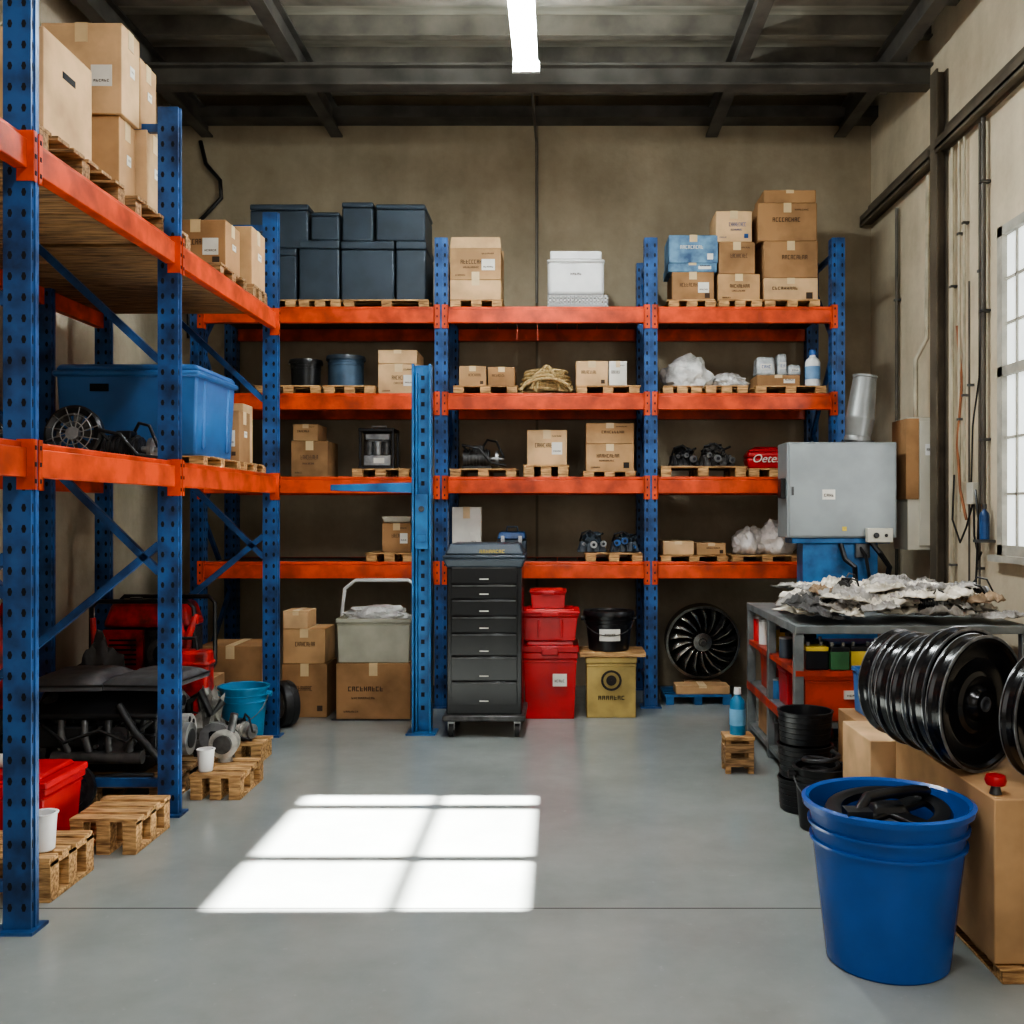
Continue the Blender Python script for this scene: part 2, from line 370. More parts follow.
# ---------------- generic things
def carton(x0,x1,y0,y1,z0,z1,label='taped brown cardboard carton',mt=C1,pr=1,sticker=0,rz=0,flaps=False,side=False,hole=False,name='cardboard_box',ink=INK):
    w,d,h=x1-x0,y1-y0,z1-z0
    e=thing(name,((x0+x1)/2,(y0+y1)/2,z0),label,'box',rz,'cardboard cartons')
    m=M(mt); m.box(-w/2,w/2,-d/2,d/2,0,h)
    part('box_body',m,e,bevel=.004)
    m=M(TAPE); t=min(.03,w*.12)
    if not flaps: 
        m.box(-t,t,-d/2-.0015,d/2+.0015,h-.001,h+.0015)
        q=min(.09,h*.25); m.box(-t,t,-d/2-.0018,-d/2,h-q,h)
        if side: m.box(w/2,w/2+.0018,-.03,.03,h-q,h)
    else: m.box(-t,t,-d/2-.0018,-d/2,0,h*.25)
    part('packing_tape',m,e)
    if flaps:
        m=M(C3)
        m.hexa([(-w/2,-d/2,h),(w/2,-d/2,h),(w/2,-d/2+.004,h),(-w/2,-d/2+.004,h)],[(-w/2+.01,-d/2+.02,h+.09),(w/2-.01,-d/2+.02,h+.09),(w/2-.01,-d/2+.024,h+.09),(-w/2+.01,-d/2+.024,h+.09)])
        part('box_flap',m,e); m=M(C3)
        m.hexa([(-w/2,d/2-.004,h),(w/2,d/2-.004,h),(w/2,d/2,h),(-w/2,d/2,h)],[(-w/2,d/2,h+.08),(w/2,d/2,h+.08),(w/2,d/2+.004,h+.08),(-w/2,d/2+.004,h+.08)])
        part('box_flap',m,e)
    if pr:
        m=M(ink,TAPE); y=-d/2-.002; o=random.uniform(-.38,-.12); st=random.randrange(3)
        m.gl(w*o,h*.5,w*.48,min(h*.13,.034),y,9)
        if pr>=2: m.gl(w*(o+.05),h*.36,w*.32,min(h*.06,.015),y,11); m.gl(-w*.4,h*.12,w*.2,min(h*.05,.013),y,8)
        if st==1: m.box(w*.28,w*.4,y,-d/2,h*.12,h*.12+w*.12)
        if st==2: m.gl(w*.12,h*.8,w*.24,min(h*.05,.013),y,8)
        part('printed_marking',m,e,recalc=False)
    if sticker:
        m=M(PAPER,INK); sx=w*.12; m.box(sx,sx+w*.26,-d/2-.0025,-d/2,h*.3,h*.3+min(.1,h*.35)); m.use(1).gl(sx+w*.03,h*.3+.02,w*.2,.012,-d/2-.003,6)
        part('paper_label',m,e)
    if side:
        m=M(PAPER,INK)
        m.box(w/2,w/2+.002,-d*.05,d*.2,h*.5,h*.62); m.use(1).gl(-d*.0,h*.55,d*.15,.012,w/2+.003,6,fx=1)
        part('side_label',m,e,recalc=False)
    if hole:
        m=M(HOLE); m.box(w/2,w/2+.002,-d*.13,d*.13,h*.70,h*.76); part('hand_hole',m,e)
    return e
def pc(px0,px1,pyt,zb,D,dep,**k):
    return carton(X(px0,D),X(px1,D),D,D+dep,zb,Z(pyt,D),**k)
def pallet(x0,x1,y0,y1,z0=0,h=.07,mt=WOOD,label='small softwood pallet with slatted top',rz=0,nb=None):
    w,d=x1-x0,y1-y0
    e=thing('wooden_pallet',((x0+x1)/2,(y0+y1)/2,z0),label,'pallet',rz,'wooden pallets')
    t=min(h*.18,.018); n=nb or max(3,int(d/.12)); bw=d/n; bk=.04 if h<.12 else .03
    m=M(mt)
    for i in range(n): 
        o=random.uniform(-.008,.008); m.box(-w/2+o,w/2+o,-d/2+i*bw+.004,-d/2+(i+1)*bw-bw*.25+.004,h-t,h+random.uniform(-.003,0))
    if h>.12:
        for s in (-1,0,1): m.box(s*(w/2-bk-.005)-bk,s*(w/2-bk-.005)+bk,-d/2+.002,d/2-.002,h-2*t,h-t)
    part('top_boards',m,e,bevel=.002)
    nx=3
    for i in range(nx):
        x=-w/2+bk+.005+(w-2*bk-.01)*i/(nx-1)
        m=M(mt)
        for j in range(3):
            y=-d/2+.04+(d-.08)*j/2; m.box(x-bk,x+bk,y-.034,y+.034,t,h-t)
        m.box(x-bk,x+bk,-d/2+.004,d/2-.004,0,t)
        part('pallet_runner',m,e,bevel=.002)
    return e
def bucket(x,y,z,rb,rt,h,mt,label,ribs=True,handle=True,nested=0,name='bucket',seg=40,lidm=None,sticker=False,ribt=(.74,.84)):
    e=thing(name,(x,y,z),label,'bucket')
    R=lambda t:rb+(rt-rb)*t
    pr=[(0,.006),(rb-.012,.006),(rb-.006,0),(rb,.006)]
    if ribs:
        for t in ribt : pr+=[(R(t),h*t),(R(t)+h*.018,h*t+.002),(R(t)+h*.018,h*t+h*.02),(R(t),h*t+h*.024)]
    pr+=[(R(.965),h*.955),(rt+h*.03,h*.955),(rt+h*.035,h*.99),(rt+h*.01,h),(rt-.006,h*.985),(rb-.008,.02),(0,.02)]
    m=M(mt); m.lathe(pr,seg); part('bucket_body',m,e,smooth=True)
    if lidm:
        m=M(lidm); m.lathe([(0,h+.012),(rt*.8,h+.012),(rt*.82,h+.02),(rt+.012,h+.02),(rt+.016,h+.004),(rt+.016,h-.012)],seg); part('lid',m,e,smooth=True)
    if sticker:
        m=M(PAPER,INK); q=(rb+rt)/2+.012; n=8
        vs=[[m.bm.verts.new((q*math.sin(a),-q*math.cos(a),zz)) for a in [(-.5+i/n)*.9 for i in range(n+1)]] for zz in (h*.3,h*.62)]
        for i in range(n): m.face([vs[0][i],vs[0][i+1],vs[1][i+1],vs[1][i]])
        m.use(1).gl(-.04,h*.44,.08,h*.06,-q-.004,6); part('paper_label',m,e,recalc=False)
    if handle:
        m=M(DSTEEL); rr=rt+h*.03; pts=[(rr*math.cos(a),-abs(math.sin(a))*rr*1.0*.9-.012, h*.86-h*.42*math.sin(a)) for a in [pi*k/16 for k in range(17)]]
        m.tube(pts,.0035,6); part('bail_handle',m,e,smooth=True)
        for s in (-1,1):
            m=M(mt); m.cyl((s*(rt-.01),0,h*.86),(s*(rt+.03),0,h*.86),.018,seg=10); part('handle_lug',m,e)
    return e
def tote(x0,x1,y0,y1,z0,z1,mt,label,lid=None,taper=.88,name='plastic_bin',marks=None,sticker=False,ribs=3,cat='bin'):
    w,d,h=x1-x0,y1-y0,z1-z0
    e=thing(name,((x0+x1)/2,(y0+y1)/2,z0),label,cat)
    lh=.14*h if lid else 0; bh=h-lh
    m=M(mt)
    a,b=w*taper*.96,d*taper*.96; A,B=w*.95,d*.95
    m.frus(0,0,0,bh*.9,a,b,A,B)
    m.frus(0,0,bh*.84,bh*.88,A*1.02,B*1.02,A*1.02,B*1.02)
    t=.012
    for (p,q,r,s) in ((-w/2,w/2,-d/2,-d/2+t),(-w/2,w/2,d/2-t,d/2),(-w/2,-w/2+t,-d/2,d/2),(w/2-t,w/2,-d/2,d/2)): m.box(p,q,r,s,bh*.9,bh)
    for i in range(ribs):
        x=(-.5+(i+.5)/ribs)*a*.9; yb=-b/2; yt=-B/2
        m.hexa([(x-.01,yb-.008,.02),(x+.01,yb-.008,.02),(x+.01,yb+.01,.02),(x-.01,yb+.01,.02)],[(x-.01,yt-.008,bh*.8),(x+.01,yt-.008,bh*.8),(x+.01,yt+.01,bh*.8),(x-.01,yt+.01,bh*.8)])
    part('bin_body',m,e,bevel=min(.01,h*.04))
    if lid:
        m=M(lid); m.frus(0,0,bh,bh+lh*.6,w*1.04,d*1.04,w*1.03,d*1.03); m.frus(0,0,bh+lh*.6,h,w*.85,d*.85,w*.8,d*.8)
        m.box(-w*.15,w*.15,-d*.52-.012,-d*.5,bh-.02,bh+lh*.4)
        part('lid',m,e,bevel=.006)
    if marks is not None:
        yy=-d*.5-.006; m=M(marks); m.gl(-w*.26,bh*.3,w*.52,bh*.07,yy,7); part('printed_marking',m,e,recalc=False)
        r=w*.2; m=M(marks)
        for (ra,rb2) in ((1,.78),(.5,.0)):
          for k in range(20):
            a0,a1=k*pi/10,(k+1)*pi/10; cz=bh*.62
            m.face([m.bm.verts.new(p) for p in ((r*ra*math.cos(a0),yy,cz+r*ra*math.sin(a0)),(r*ra*math.cos(a1),yy,cz+r*ra*math.sin(a1)),(r*max(rb2,.01)*math.cos(a1),yy,cz+r*max(rb2,.01)*math.sin(a1)),(r*max(rb2,.01)*math.cos(a0),yy,cz+r*max(rb2,.01)*math.sin(a0)))])
        part('round_emblem',m,e,recalc=False)
    if sticker:
        m=M(PAPER,INK); m.box(w*.05,w*.3,-d*.5-.01,-d*.5+.012,bh*.5,bh*.68); m.use(1).gl(w*.08,bh*.56,w*.18,bh*.04,-d*.5-.012,5); part('paper_label',m,e)
    return e
def crate_case(x0,x1,y0,y1,z0,z1,mt,label):
    w,d,h=x1-x0,y1-y0,z1-z0
    e=thing('plastic_case',((x0+x1)/2,(y0+y1)/2,z0),label,'case',group='dark plastic cases')
    m=M(mt); m.box(-w/2,w/2,-d/2,d/2,0,h*.86); part('case_body',m,e,bevel=.012)
    m=M(mt); m.box(-w/2-.003,w/2+.003,-d/2-.003,d/2+.003,h*.865,h); part('case_lid',m,e,bevel=.012)
    return e
def motor(x,y,z,s,label,mt=DSTEEL,rz=0):
    e=thing('engine_part',(x,y,z),label,'engine part',rz)
    m=M(mt); m.cyl((-.14*s,0,.09*s),(.08*s,0,.09*s),.075*s,seg=20)
    for k in range(7): m.cyl((-.12*s+k*.028*s,0,.09*s),(-.11*s+k*.028*s,0,.09*s),.088*s,seg=20)
    part('motor_casing',m,e,smooth=True)
    m=M(BLACK); m.box(-.15*s,.1*s,-.07*s,.07*s,0,.03*s); m.box(-.06*s,.03*s,-.05*s,.05*s,.15*s,.2*s); part('mounting_foot',m,e,bevel=.004)
    m=M(STEEL); m.cyl((.08*s,0,.09*s),(.2*s,0,.09*s),.018*s); m.cyl((.13*s,0,.09*s),(.155*s,0,.09*s),.07*s,seg=20); part('drive_pulley',m,e,smooth=True)
    m=M(RUB); m.tube([(-.1*s,-.05*s,.14*s),(-.14*s,-.1*s,.2*s),(0,-.13*s,.17*s),(.1*s,-.12*s,.05*s),(.22*s,-.1*s,.03*s)],.012*s,8); m.tube([(.02*s,.02*s,.19*s),(.06*s,0,.25*s),(.14*s,-.04*s,.23*s),(.2*s,-.06*s,.1*s)],.01*s,8); part('rubber_hose',m,e,smooth=True)
    return e
def gearcase(px0,px1,pyt,zb,D,label,mt=MATTEB,acc=DSTEEL,sd=0,lump=True):
    w=X(px1,D)-X(px0,D);h=Z(pyt,D)-zb; R=random.Random(sd)
    e=thing('engine_part',((X(px0,D)+X(px1,D))/2,D+.14,zb),label,'engine part')
    m=M(mt); m.frus(-w*.04,0,0,h*.5,w*.9,.2,w*.7,.16); m.box(-w*R.uniform(.2,.34),w*R.uniform(.0,.2),-.07,.07,h*.45,h*.68)
    nb=R.randrange(3,7)
    for k in range(nb): a=-w*.42+k*w*.8/nb; m.box(a,a+w*.035,-.115,.1,h*.05,h*R.uniform(.35,.55))
    part('casting_body',m,e,bevel=.008)
    if lump:
        m=M(mt); m.blob(w*R.uniform(-.2,.15),-.01,h*.35,w*.6,.2,h*.6,.6,2.6,3,sd); part('casting_lump',m,e,smooth=True)
    for k in range(3):
        m=M(acc,HOLE); a=w*(R.uniform(-.34,-.2)+.27*k); r=h*R.uniform(.07,.17); zz=h*R.uniform(.2,.55); m.use(0).cyl((a,-.09,zz),(a+R.uniform(-.01,.01),-.135,zz),r,seg=14); m.use(1).cyl((a,-.134,zz),(a,-.14,zz),r*.45,seg=10)
        part('bearing_cover',m,e,smooth=True)
    m=M(RUB); m.tube([(-w*.4,-.02,h*.5),(-w*.34,-.07,h*.85),(-w*.1,-.08,h*.96),(w*.12,-.09,h*.7),(w*.3,-.05,h*.84)],h*.05,8); part('rubber_hose',m,e,smooth=True)
    return e
# ---------------- back rack, top shelf
z=S[0]; ph=.07; D=7.82
pallet(X(299,7.75),X(342,7.75),7.72,8.4,z,ph); pallet(X(344,7.75),X(430,7.75),7.72,8.4,z,ph)
pallet(X(246,7.75),X(297,7.75),7.72,8.4,z,ph)
def cc(px0,px1,py,zb,lab='dark slate plastic storage case on a pallet',DD=7.82,dep=.45):
    return crate_case(X(px0,DD),X(px1,DD),DD,DD+dep,zb,Z(py,DD),DKP,lab)
cc(250,296,248,z+ph); cc(250,308,204,Z(248,7.82)+.002)
cc(299,339,240,z+ph,'dark slate plastic case at the bottom of a stack'); cc(311,339,212,Z(240,7.82)+.002)
cc(341,394,241,z+ph,'large dark slate plastic case with flat front'); cc(396,426,241,z+ph)
cc(342,373,202,Z(241,7.82)+.002,'small dark slate plastic case on top of a larger one'); cc(376,425,204,Z(241,7.82)+.002)
pallet(X(450,7.75),X(503,7.75),7.72,8.3,z,ph)
pc(450,501,280,z+ph,D,.4,mt=C3,pr=0,label='low light carton under an open-topped carton')
pc(450,501,248,Z(280,D)+.002,D,.4,mt=C1,pr=2,label='open-topped tan carton with printed band on a carton',flaps=True,sticker=1)
e=thing('storage_crate',(X(578,D),8.05,z),'white plastic lattice basket on the top shelf','crate')
w=X(609,D)-X(548,D); m=M(WHITE)
m.box(-w/2,w/2,-.2,.2,0,.02)
for k in range(4):
    zz=.02+k*.03; 
    for (a,b,c,d) in ((-w/2,w/2,-.2,-.19),(-w/2,w/2,.19,.2),(-w/2,-w/2+.01,-.2,.2),(w/2-.01,w/2,-.2,.2)): m.box(a,b,c,d,zz,zz+.018)
for k in range(17):
    x=-w/2+k*(w-.012)/16; m.box(x,x+.012,-.2,-.192,.02,.128)
part('basket_body',m,e)
e=thing('storage_crate',(X(576,D),8.05,z+.131),'white lidded plastic case with stepped lid on a basket','crate')
w=X(605,D)-X(548,D); h=Z(249,D)-z-.13; m=M(WHITE); m.box(-w/2,w/2,-.18,.18,0,h*.78); part('case_body',m,e,bevel=.03)
m=M(WHITE); m.box(-w/2+.02,w/2-.02,-.175,.175,h*.8,h); m.box(-w/2-.005,w/2+.005,-.19,.19,h*.74,h*.8); part('lid',m,e,bevel=.025)
m=M(INK); m.gl(-w*.1,h*.45,w*.2,h*.05,-.183,5); part('printed_marking',m,e,recalc=False)
pallet(X(668,7.75),X(716,7.75),7.72,8.3,z,ph); pallet(X(718,7.75),X(762,7.75),7.72,8.3,z,ph); pallet(X(764,7.75),X(820,7.75),7.72,8.3,z,ph)
BBOX=mat('printed_blue_board',(98,134,160),.6,0,.25,10,dark=(54,80,112))
pc(672,714,272,z+ph,D,.35,mt=C2,pr=1,sticker=1,label='brown carton with white label beneath blue boxes')
pc(668,717,263,Z(272,D)+.002,D,.35,mt=BBOX,pr=0,sticker=1,label='flat blue printed cardboard box')
pc(669,718,235,Z(263,D)+.002,D,.35,mt=BBOX,pr=1,sticker=0,label='blue printed cardboard box on a carton stack',ink=PAPER)
pc(718,760,274,z+ph,D,.35,mt=C1,pr=2,sticker=0,label='tan carton with printed text on a pallet')
pc(719,755,242,Z(274,D)+.002,D,.33,mt=C2,pr=1,label='brown carton in the middle of a stack')
pc(716,752,211,Z(242,D)+.002,D,.33,mt=C3,pr=2,label='light carton with blue print on top of a stack',ink=BLUE)
pc(764,818,278,z+ph,D,.4,mt=C3,pr=1,label='wide tan carton on a pallet')
pc(764,818,241,Z(278,D)+.002,D,.4,mt=C2,pr=1,label='brown carton with faint lettering in a tall stack')
pc(758,817,203,Z(241,D)+.002,D,.4,mt=C2,pr=1,label='brown carton at the top of a tall stack')
pc(764,816,190,Z(203,D)+.002,D,.38,mt=C2,pr=0,label='flat brown carton topping a tall stack')
# ---------------- shelf 2
z=S[1]
pallet(X(256,7.75),X(322,7.75),7.72,8.35,z,ph); pallet(X(324,7.75),X(376,7.75),7.72,8.35,z,ph)
bucket(X(306,8),8.0,z+ph,.11,.12,.21,BLACK,'black lidded pail on a pallet',handle=False,lidm=BLACK,name='pail')
bucket(X(346,8),8.0,z+ph,.14,.14,.24,mat('steel_blue',(74,96,118),.4,.3),'steel-blue drum with ribbed sides on a pallet',handle=False,lidm=DKP,name='drum')
pc(378,419,364,z,7.8,.4,mt=C3,pr=2,label='light carton with printed marks standing on the shelf',sticker=1)
pc(378,417,350,Z(364,7.8)+.002,7.8,.38,mt=C3,pr=0,label='low light carton stacked on another')
pallet(X(453,7.75),X(518,7.75),7.72,8.3,z,ph)
pc(459,486,366,z+ph,D,.3,mt=C1,pr=1,label='small tan carton on a low pallet'); pc(488,515,367,z+ph,D,.3,mt=C2,pr=1,label='small brown carton on a low pallet')
e=thing('rope_coil',(X(546,7.9),7.95,z),'thick tan rope coiled in a loose heap on the shelf','rope')
m=M(ROPE); pts=[]
for k in range(300):
    a=k*2*pi/30; lv=k/30; rr=.2-.006*lv+.02*math.sin(k*.53)
    pts.append((rr*math.cos(a)*1.05,rr*math.sin(a)*.75,.022+lv*.017+.014*math.sin(a*1.3+lv)+.006))
m.tube(pts,.016,7); part('rope_body',m,e,smooth=True)
for q in range(5):
    m=M(ROPE); pts=[(-.2+.03*q+(.4-.06*q)*t,-.18+.02*math.sin(t*7+q)+.012*q,.03+(.10+.025*q)*max(0,math.sin(pi*t+.2*math.sin(q)))**.6) for t in [k/14 for k in range(15)]]; m.tube(pts,.015,7)
    part('rope_strand',m,e,smooth=True)
pallet(X(576,7.75),X(640,7.75),7.72,8.3,z,ph)
pc(576,608,361,z+ph,D,.3,mt=C3,pr=1,label='light carton with faint marks on a low pallet'); pc(609,627,361,z+ph,D,.3,mt=PAPER,pr=1,label='small white printed carton')
def bag(px0,px1,pyt,zb,D,label,mt=BAG,sd=1,dep=.35,name='plastic_bag',knot=True):
    e=thing(name,((X(px0,D)+X(px1,D))/2,D+dep/2,zb),label,'bag')
    m=M(mt); m.blob(0,0,0,X(px1,D)-X(px0,D),dep,(Z(pyt,D)-zb),.3,1.7,4,sd); part('bag_body',m,e,smooth=True)
    if knot:
        m=M(mt); m.blob(.03,0,(Z(pyt,D)-zb)*.8,.07,.06,.04,.5,3,3,sd+5); part('bag_knot',m,e,smooth=True)
pallet(X(662,7.75),X(702,7.75),7.72,8.3,z,ph); pallet(X(705,7.75),X(748,7.75),7.72,8.3,z,ph)
bag(662,714,354,z+ph,7.85,'crumpled white plastic sack on a pallet',sd=2); bag(714,752,371,z+ph,7.85,'small flat white plastic sack',sd=4,knot=False)
pallet(X(755,7.75),X(826,7.75),7.72,8.3,z,ph)
pc(757,800,375,z+ph,D,.3,mt=C2,pr=0,label='shallow open brown tray carton holding packages',sticker=1)
def bottle(x,y,z,r,h,mt,cap,label,band=None):
    e=thing('bottle',(x,y,z),label,'bottle')
    m=M(mt); m.lathe([(0,0),(r,0),(r,h*.66),(r*.85,h*.74),(r*.4,h*.82),(r*.4,h*.88),(0,h*.88)],20); part('bottle_body',m,e,smooth=True)
    m=M(cap); m.lathe([(0,h*.86),(r*.48,h*.86),(r*.45,h),(0,h)],16); part('cap',m,e,smooth=True)
    if band:
        m=M(band); m.lathe([(r+.001,h*.2),(r+.002,h*.2),(r+.002,h*.55),(r+.001,h*.55)],20); part('label_band',m,e,smooth=True)
def pack(px0,px1,pyt,pyb,D,label,mt):
    w=X(px1,D)-X(px0,D); zb=Z(pyb,7.82)+.004; h=Z(pyt,D)-zb
    e=thing('wrapped_package',((X(px0,D)+X(px1,D))/2,D+.1,zb),label,'package')
    m=M(mt); m.frus(0,0,0,h,w,.18,w*.9,.15); part('package_body',m,e,bevel=.018)
    m=M(PAPER,BLUE); m.box(-w*.3,w*.3,-.093,-.085,h*.3,h*.6); m.use(1).gl(-w*.25,h*.36,w*.5,h*.16,-.095,4); part('paper_label',m,e)
CLB=mat('clear_wrap_plastic',(186,192,194),.15,0,.15,20,.5)
pack(757,776,356,375,7.85,'clear shrink-wrapped package with small label',CLB); pack(778,788,353,375,7.87,'small clear package standing upright',CLB); pack(789,802,364,375,7.84,'low clear package of small parts',CLB)
bottle(X(811,7.9),7.85,z+ph,.058,.29,WHITE,mat('blue_cap',(50,100,170)),'white spray bottle with blue label',mat('pale_blue_label',(120,160,200)))
# ---------------- shelf 3
z=S[2]
pc(291,328,441,z,7.85,.35,mt=C2,pr=2,label='brown carton with printed lettering'); pc(293,318,424,Z(441,7.85)+.002,7.85,.3,mt=C1,pr=1,label='small tan carton stacked on another')
pallet(X(352,7.75),X(410,7.75),7.72,8.3,z,ph)
def transformer(px0,px1,pyt,zb,D,label):
    w=X(px1,D)-X(px0,D);h=Z(pyt,D)-zb
    e=thing('transformer',((X(px0,D)+X(px1,D))/2,D+.14,zb),label,'machine')
    m=M(BLACK)
    for a in(-1,1):
        for b in(-1,1): m.box(a*w*.46-.01,a*w*.46+.01,b*.11-.01,b*.11+.01,0,h*.94)
    m.box(-w/2,w/2,-.13,.13,0,h*.07); m.box(-w/2,w/2,-.13,.13,h*.86,h*.93); part('open_frame',m,e,bevel=.003)
    m=M(STEEL); m.box(-w*.38,w*.38,-.09,.08,h*.08,h*.32); m.box(-w*.34,w*.34,-.07,.08,h*.68,h*.82); m.box(-w*.3,w*.3,-.04,.05,h*.3,h*.68); part('iron_core',m,e,bevel=.004)
    for k in(-1,0,1):
        m=M(STEEL if k==0 else DSTEEL); m.lathe([(0,h*.32)]+[(w*(.115+.014*(j%2)),h*(.33+.034*j)) for j in range(10)]+[(0,h*.66)],20,Matrix.Translation((k*w*.25,-.05,0))); part('wound_coil',m,e,smooth=True)
    m=M(STEEL); m.tube([(-w*.2,0,h*.9),(-w*.2,0,h),(w*.2,0,h),(w*.2,0,h*.9)],.009,6); part('lifting_handle',m,e)
    m=M(PAPER); m.box(-w*.1,w*.2,-.093,-.09,h*.14,h*.26); part('name_plate',m,e)
transformer(358,394,425,z+ph,7.85,'grey open-framed electric transformer with wound coils')
pallet(X(450,7.75),X(517,7.75),7.72,8.3,z,ph)
motor(X(480,7.95),7.98,z+ph,.95,'black finned motor with curled hoses on a pallet')
pallet(X(523,7.75),X(569,7.75),7.72,8.3,z,.1,label='small softwood pallet stacked high under a carton')
pc(527,567,430,z+.1,D,.33,mt=C3,pr=1,sticker=1,label='tan carton with dark lettering on a pallet',ink=DINK)
pallet(X(583,7.75),X(636,7.75),7.72,8.3,z,.05)
pc(586,634,444,z+.05,D,.38,mt=C1,pr=2,label='large tan carton with lettering',ink=DINK)
pc(586,634,423,Z(444,D)+.002,D,.38,mt=C1,pr=1,label='low tan carton stacked on a larger one')
pallet(X(660,7.75),X(746,7.75),7.72,8.3,z,ph+.02)
def gadget(px0,px1,pyt,zb,D,label,mt=BLACK,mt2=DSTEEL,dep=.28,name='power_tool_case',cat='tool case'):
    w=X(px1,D)-X(px0,D);h=Z(pyt,D)-zb
    e=thing(name,((X(px0,D)+X(px1,D))/2,D+dep/2,zb),label,cat)
    m=M(mt); m.frus(0,0,0,h*.62,w*.96,dep*.96,w,dep); part('lower_shell',m,e,bevel=.01)
    m=M(mt2); m.frus(0,0,h*.64,h*.86,w,dep,w*.86,dep*.86); part('upper_shell',m,e,bevel=.01)
    m=M(mt); m.tube([(-w*.2,-.02,h*.84),(-w*.17,-.02,h),(w*.17,-.02,h),(w*.2,-.02,h*.84)],.009,8); part('carry_handle',m,e,smooth=True)
    for s in (-.3,.3):
        m=M(SILV); m.box(w*s-.014,w*s+.014,-dep/2-.008,-dep/2+.004,h*.5,h*.74); part('latch',m,e)
OD=mat('oily_dark_grey',(66,64,62),.5,.3,.3,14,.3)
gearcase(670,704,444,z+ph+.02,7.85,'dark lumpy gearbox casting with hoses on a pallet',acc=DSTEEL,sd=3); gearcase(700,740,442,z+ph+.02,7.83,'dark engine casting with hoses on a pallet',mt=OD,acc=DSTEEL,sd=14)
pallet(X(748,7.75),X(800,7.75),7.72,8.3,z,ph)
e=thing('soft_bag',(X(768,7.85),7.98,z+ph),'rounded bright red packet with white script lettering','bag'); w=X(789,7.85)-X(748,7.85); h=Z(446,7.85)-z-ph
m=M(RED); m.frus(0,0,0,h*.5,w*.86,.18,w,.2); m.frus(0,0,h*.5,h*.8,w,.2,w*.9,.18); m.frus(0,0,h*.8,h,w*.9,.18,w*.5,.1); part('bag_body',m,e,bevel=.02)
cu=bpy.data.curves.new('lettering','FONT'); cu.body='Oetes'; cu.size=.09; cu.shear=.35; cu.extrude=.002; cu.align_x='CENTER'
to=bpy.data.objects.new('tmp',cu); bpy.context.collection.objects.link(to); dg=bpy.context.evaluated_depsgraph_get(); me=bpy.data.meshes.new_from_object(to.evaluated_get(dg)); bpy.data.objects.remove(to)
lo=bpy.data.objects.new('white_lettering',me); me.materials.clear(); me.materials.append(PAPER); bpy.context.collection.objects.link(lo); lo.parent=e; lo.rotation_euler=(pi/2,0,0); lo.location=(-.01,-.104,h*.3)
# ---------------- shelf 4
z=S[3]
pallet(X(366,7.75),X(414,7.75),7.72,8.3,z,ph)
pc(382,411,523,z+ph,7.85,.25,mt=C2,pr=1,sticker=1,label='small brown carton on a low pallet')
e=thing('tray',(X(396,7.85),7.98,Z(523,7.85)+.003),'flat white metal tray lying on a small carton','tray'); m=M(PANEL); m.frus(0,0,0,.05,.2,.18,.24,.22); part('tray_body',m,e,bevel=.006)
pc(452,481,507,z,7.85,.1,mt=PAPER,pr=0,sticker=1,label='upright white cardboard sleeve')
gadget(497,526,527,z,7.85,'small blue and black tool case',DKP,BLUE)
pallet(X(585,7.75),X(643,7.75),7.72,8.3,z,ph)
gearcase(577,610,530,z+ph,7.8,'black compressor unit with dark cover on a pallet',mt=DKP,acc=STEEL,sd=8); gearcase(610,643,531,z+ph,7.8,'black and blue pump unit on a pallet',mt=DKP,acc=BLUE,sd=9)
pallet(X(660,7.75),X(728,7.75),7.72,8.3,z,.05)
pc(663,694,541,z+.05,D,.3,mt=C3,pr=0,label='low tan carton holding plastic-wrapped parts'); pc(697,726,543,z+.05,D,.3,mt=C1,pr=1,label='low brown carton on a pallet')
pallet(X(732,7.75),X(802,7.75),7.72,8.3,z,.05)
PF=mat('pale_film',(236,228,222),.3,0,.1,20,.5)
bag(736,768,528,z+.05,7.83,'soft clear plastic bag of pale parts on a pallet',mt=PF,sd=9,knot=False); bag(760,800,520,z+.05,7.86,'bulging clear plastic bag heaped on a pallet',mt=PF,sd=19,knot=False)
# ---------------- floor under the rack
pc(282,327,664,0,7.3,.33,mt=C2,pr=1,label='brown carton on the floor beneath another'); pc(283,325,629,Z(664,7.3)+.002,7.3,.33,mt=C1,pr=1,label='tan carton stacked on a brown carton'); pc(283,308,611,Z(629,7.3)+.002,7.3,.25,mt=C3,pr=0,label='small open carton on top of a stack')
e=thing('hand_truck',(X(373,7.2),7.56,0),'white tubular hand truck carrying a carton and tote','hand truck')
w=.3; m=M(WHITE); m.tube([(-w,0,.02),(-w,0,.75),(-w+.02,0,.92),(-w+.1,0,.985),(w-.1,0,.985),(w-.02,0,.92),(w,0,.75),(w,0,.02)],.014,10); part('tubular_frame',m,e,smooth=True)
m=M(DSTEEL); m.box(-w,w,-.36,.02,0,.012); part('toe_plate',m,e)
for zz in (.3,.6):
    m=M(WHITE); m.cyl((-w,0,zz),(w,0,zz),.01,seg=8); part('cross_bar',m,e)
for s in (-1,1):
    m=M(RUB); m.cyl((s*.31-.02,.07,.07),(s*.31+.02,.07,.07),.068,seg=20); part('wheel',m,e,smooth=True)
carton(X(337,7.2),X(411,7.2),7.17,7.52,.014,.415,mt=C2,pr=2,label='large worn brown carton with faded print under a grey tote')
tote(X(336,7.2),X(412,7.2),7.17,7.52,.417,.735,BEIGE,'grey-beige open storage tote on a brown carton',taper=.97,name='storage_tote',ribs=0)
bag(341,408,606,.705,7.22,'crumpled clear plastic sheet filling a grey tote',sd=12,dep=.26,knot=False)
tote(X(522,7.25),X(578,7.25),7.22,7.6,0,Z(641,7.25),RED,'tall red plastic bin with white label',lid=RED,sticker=True,taper=.9,ribs=0)
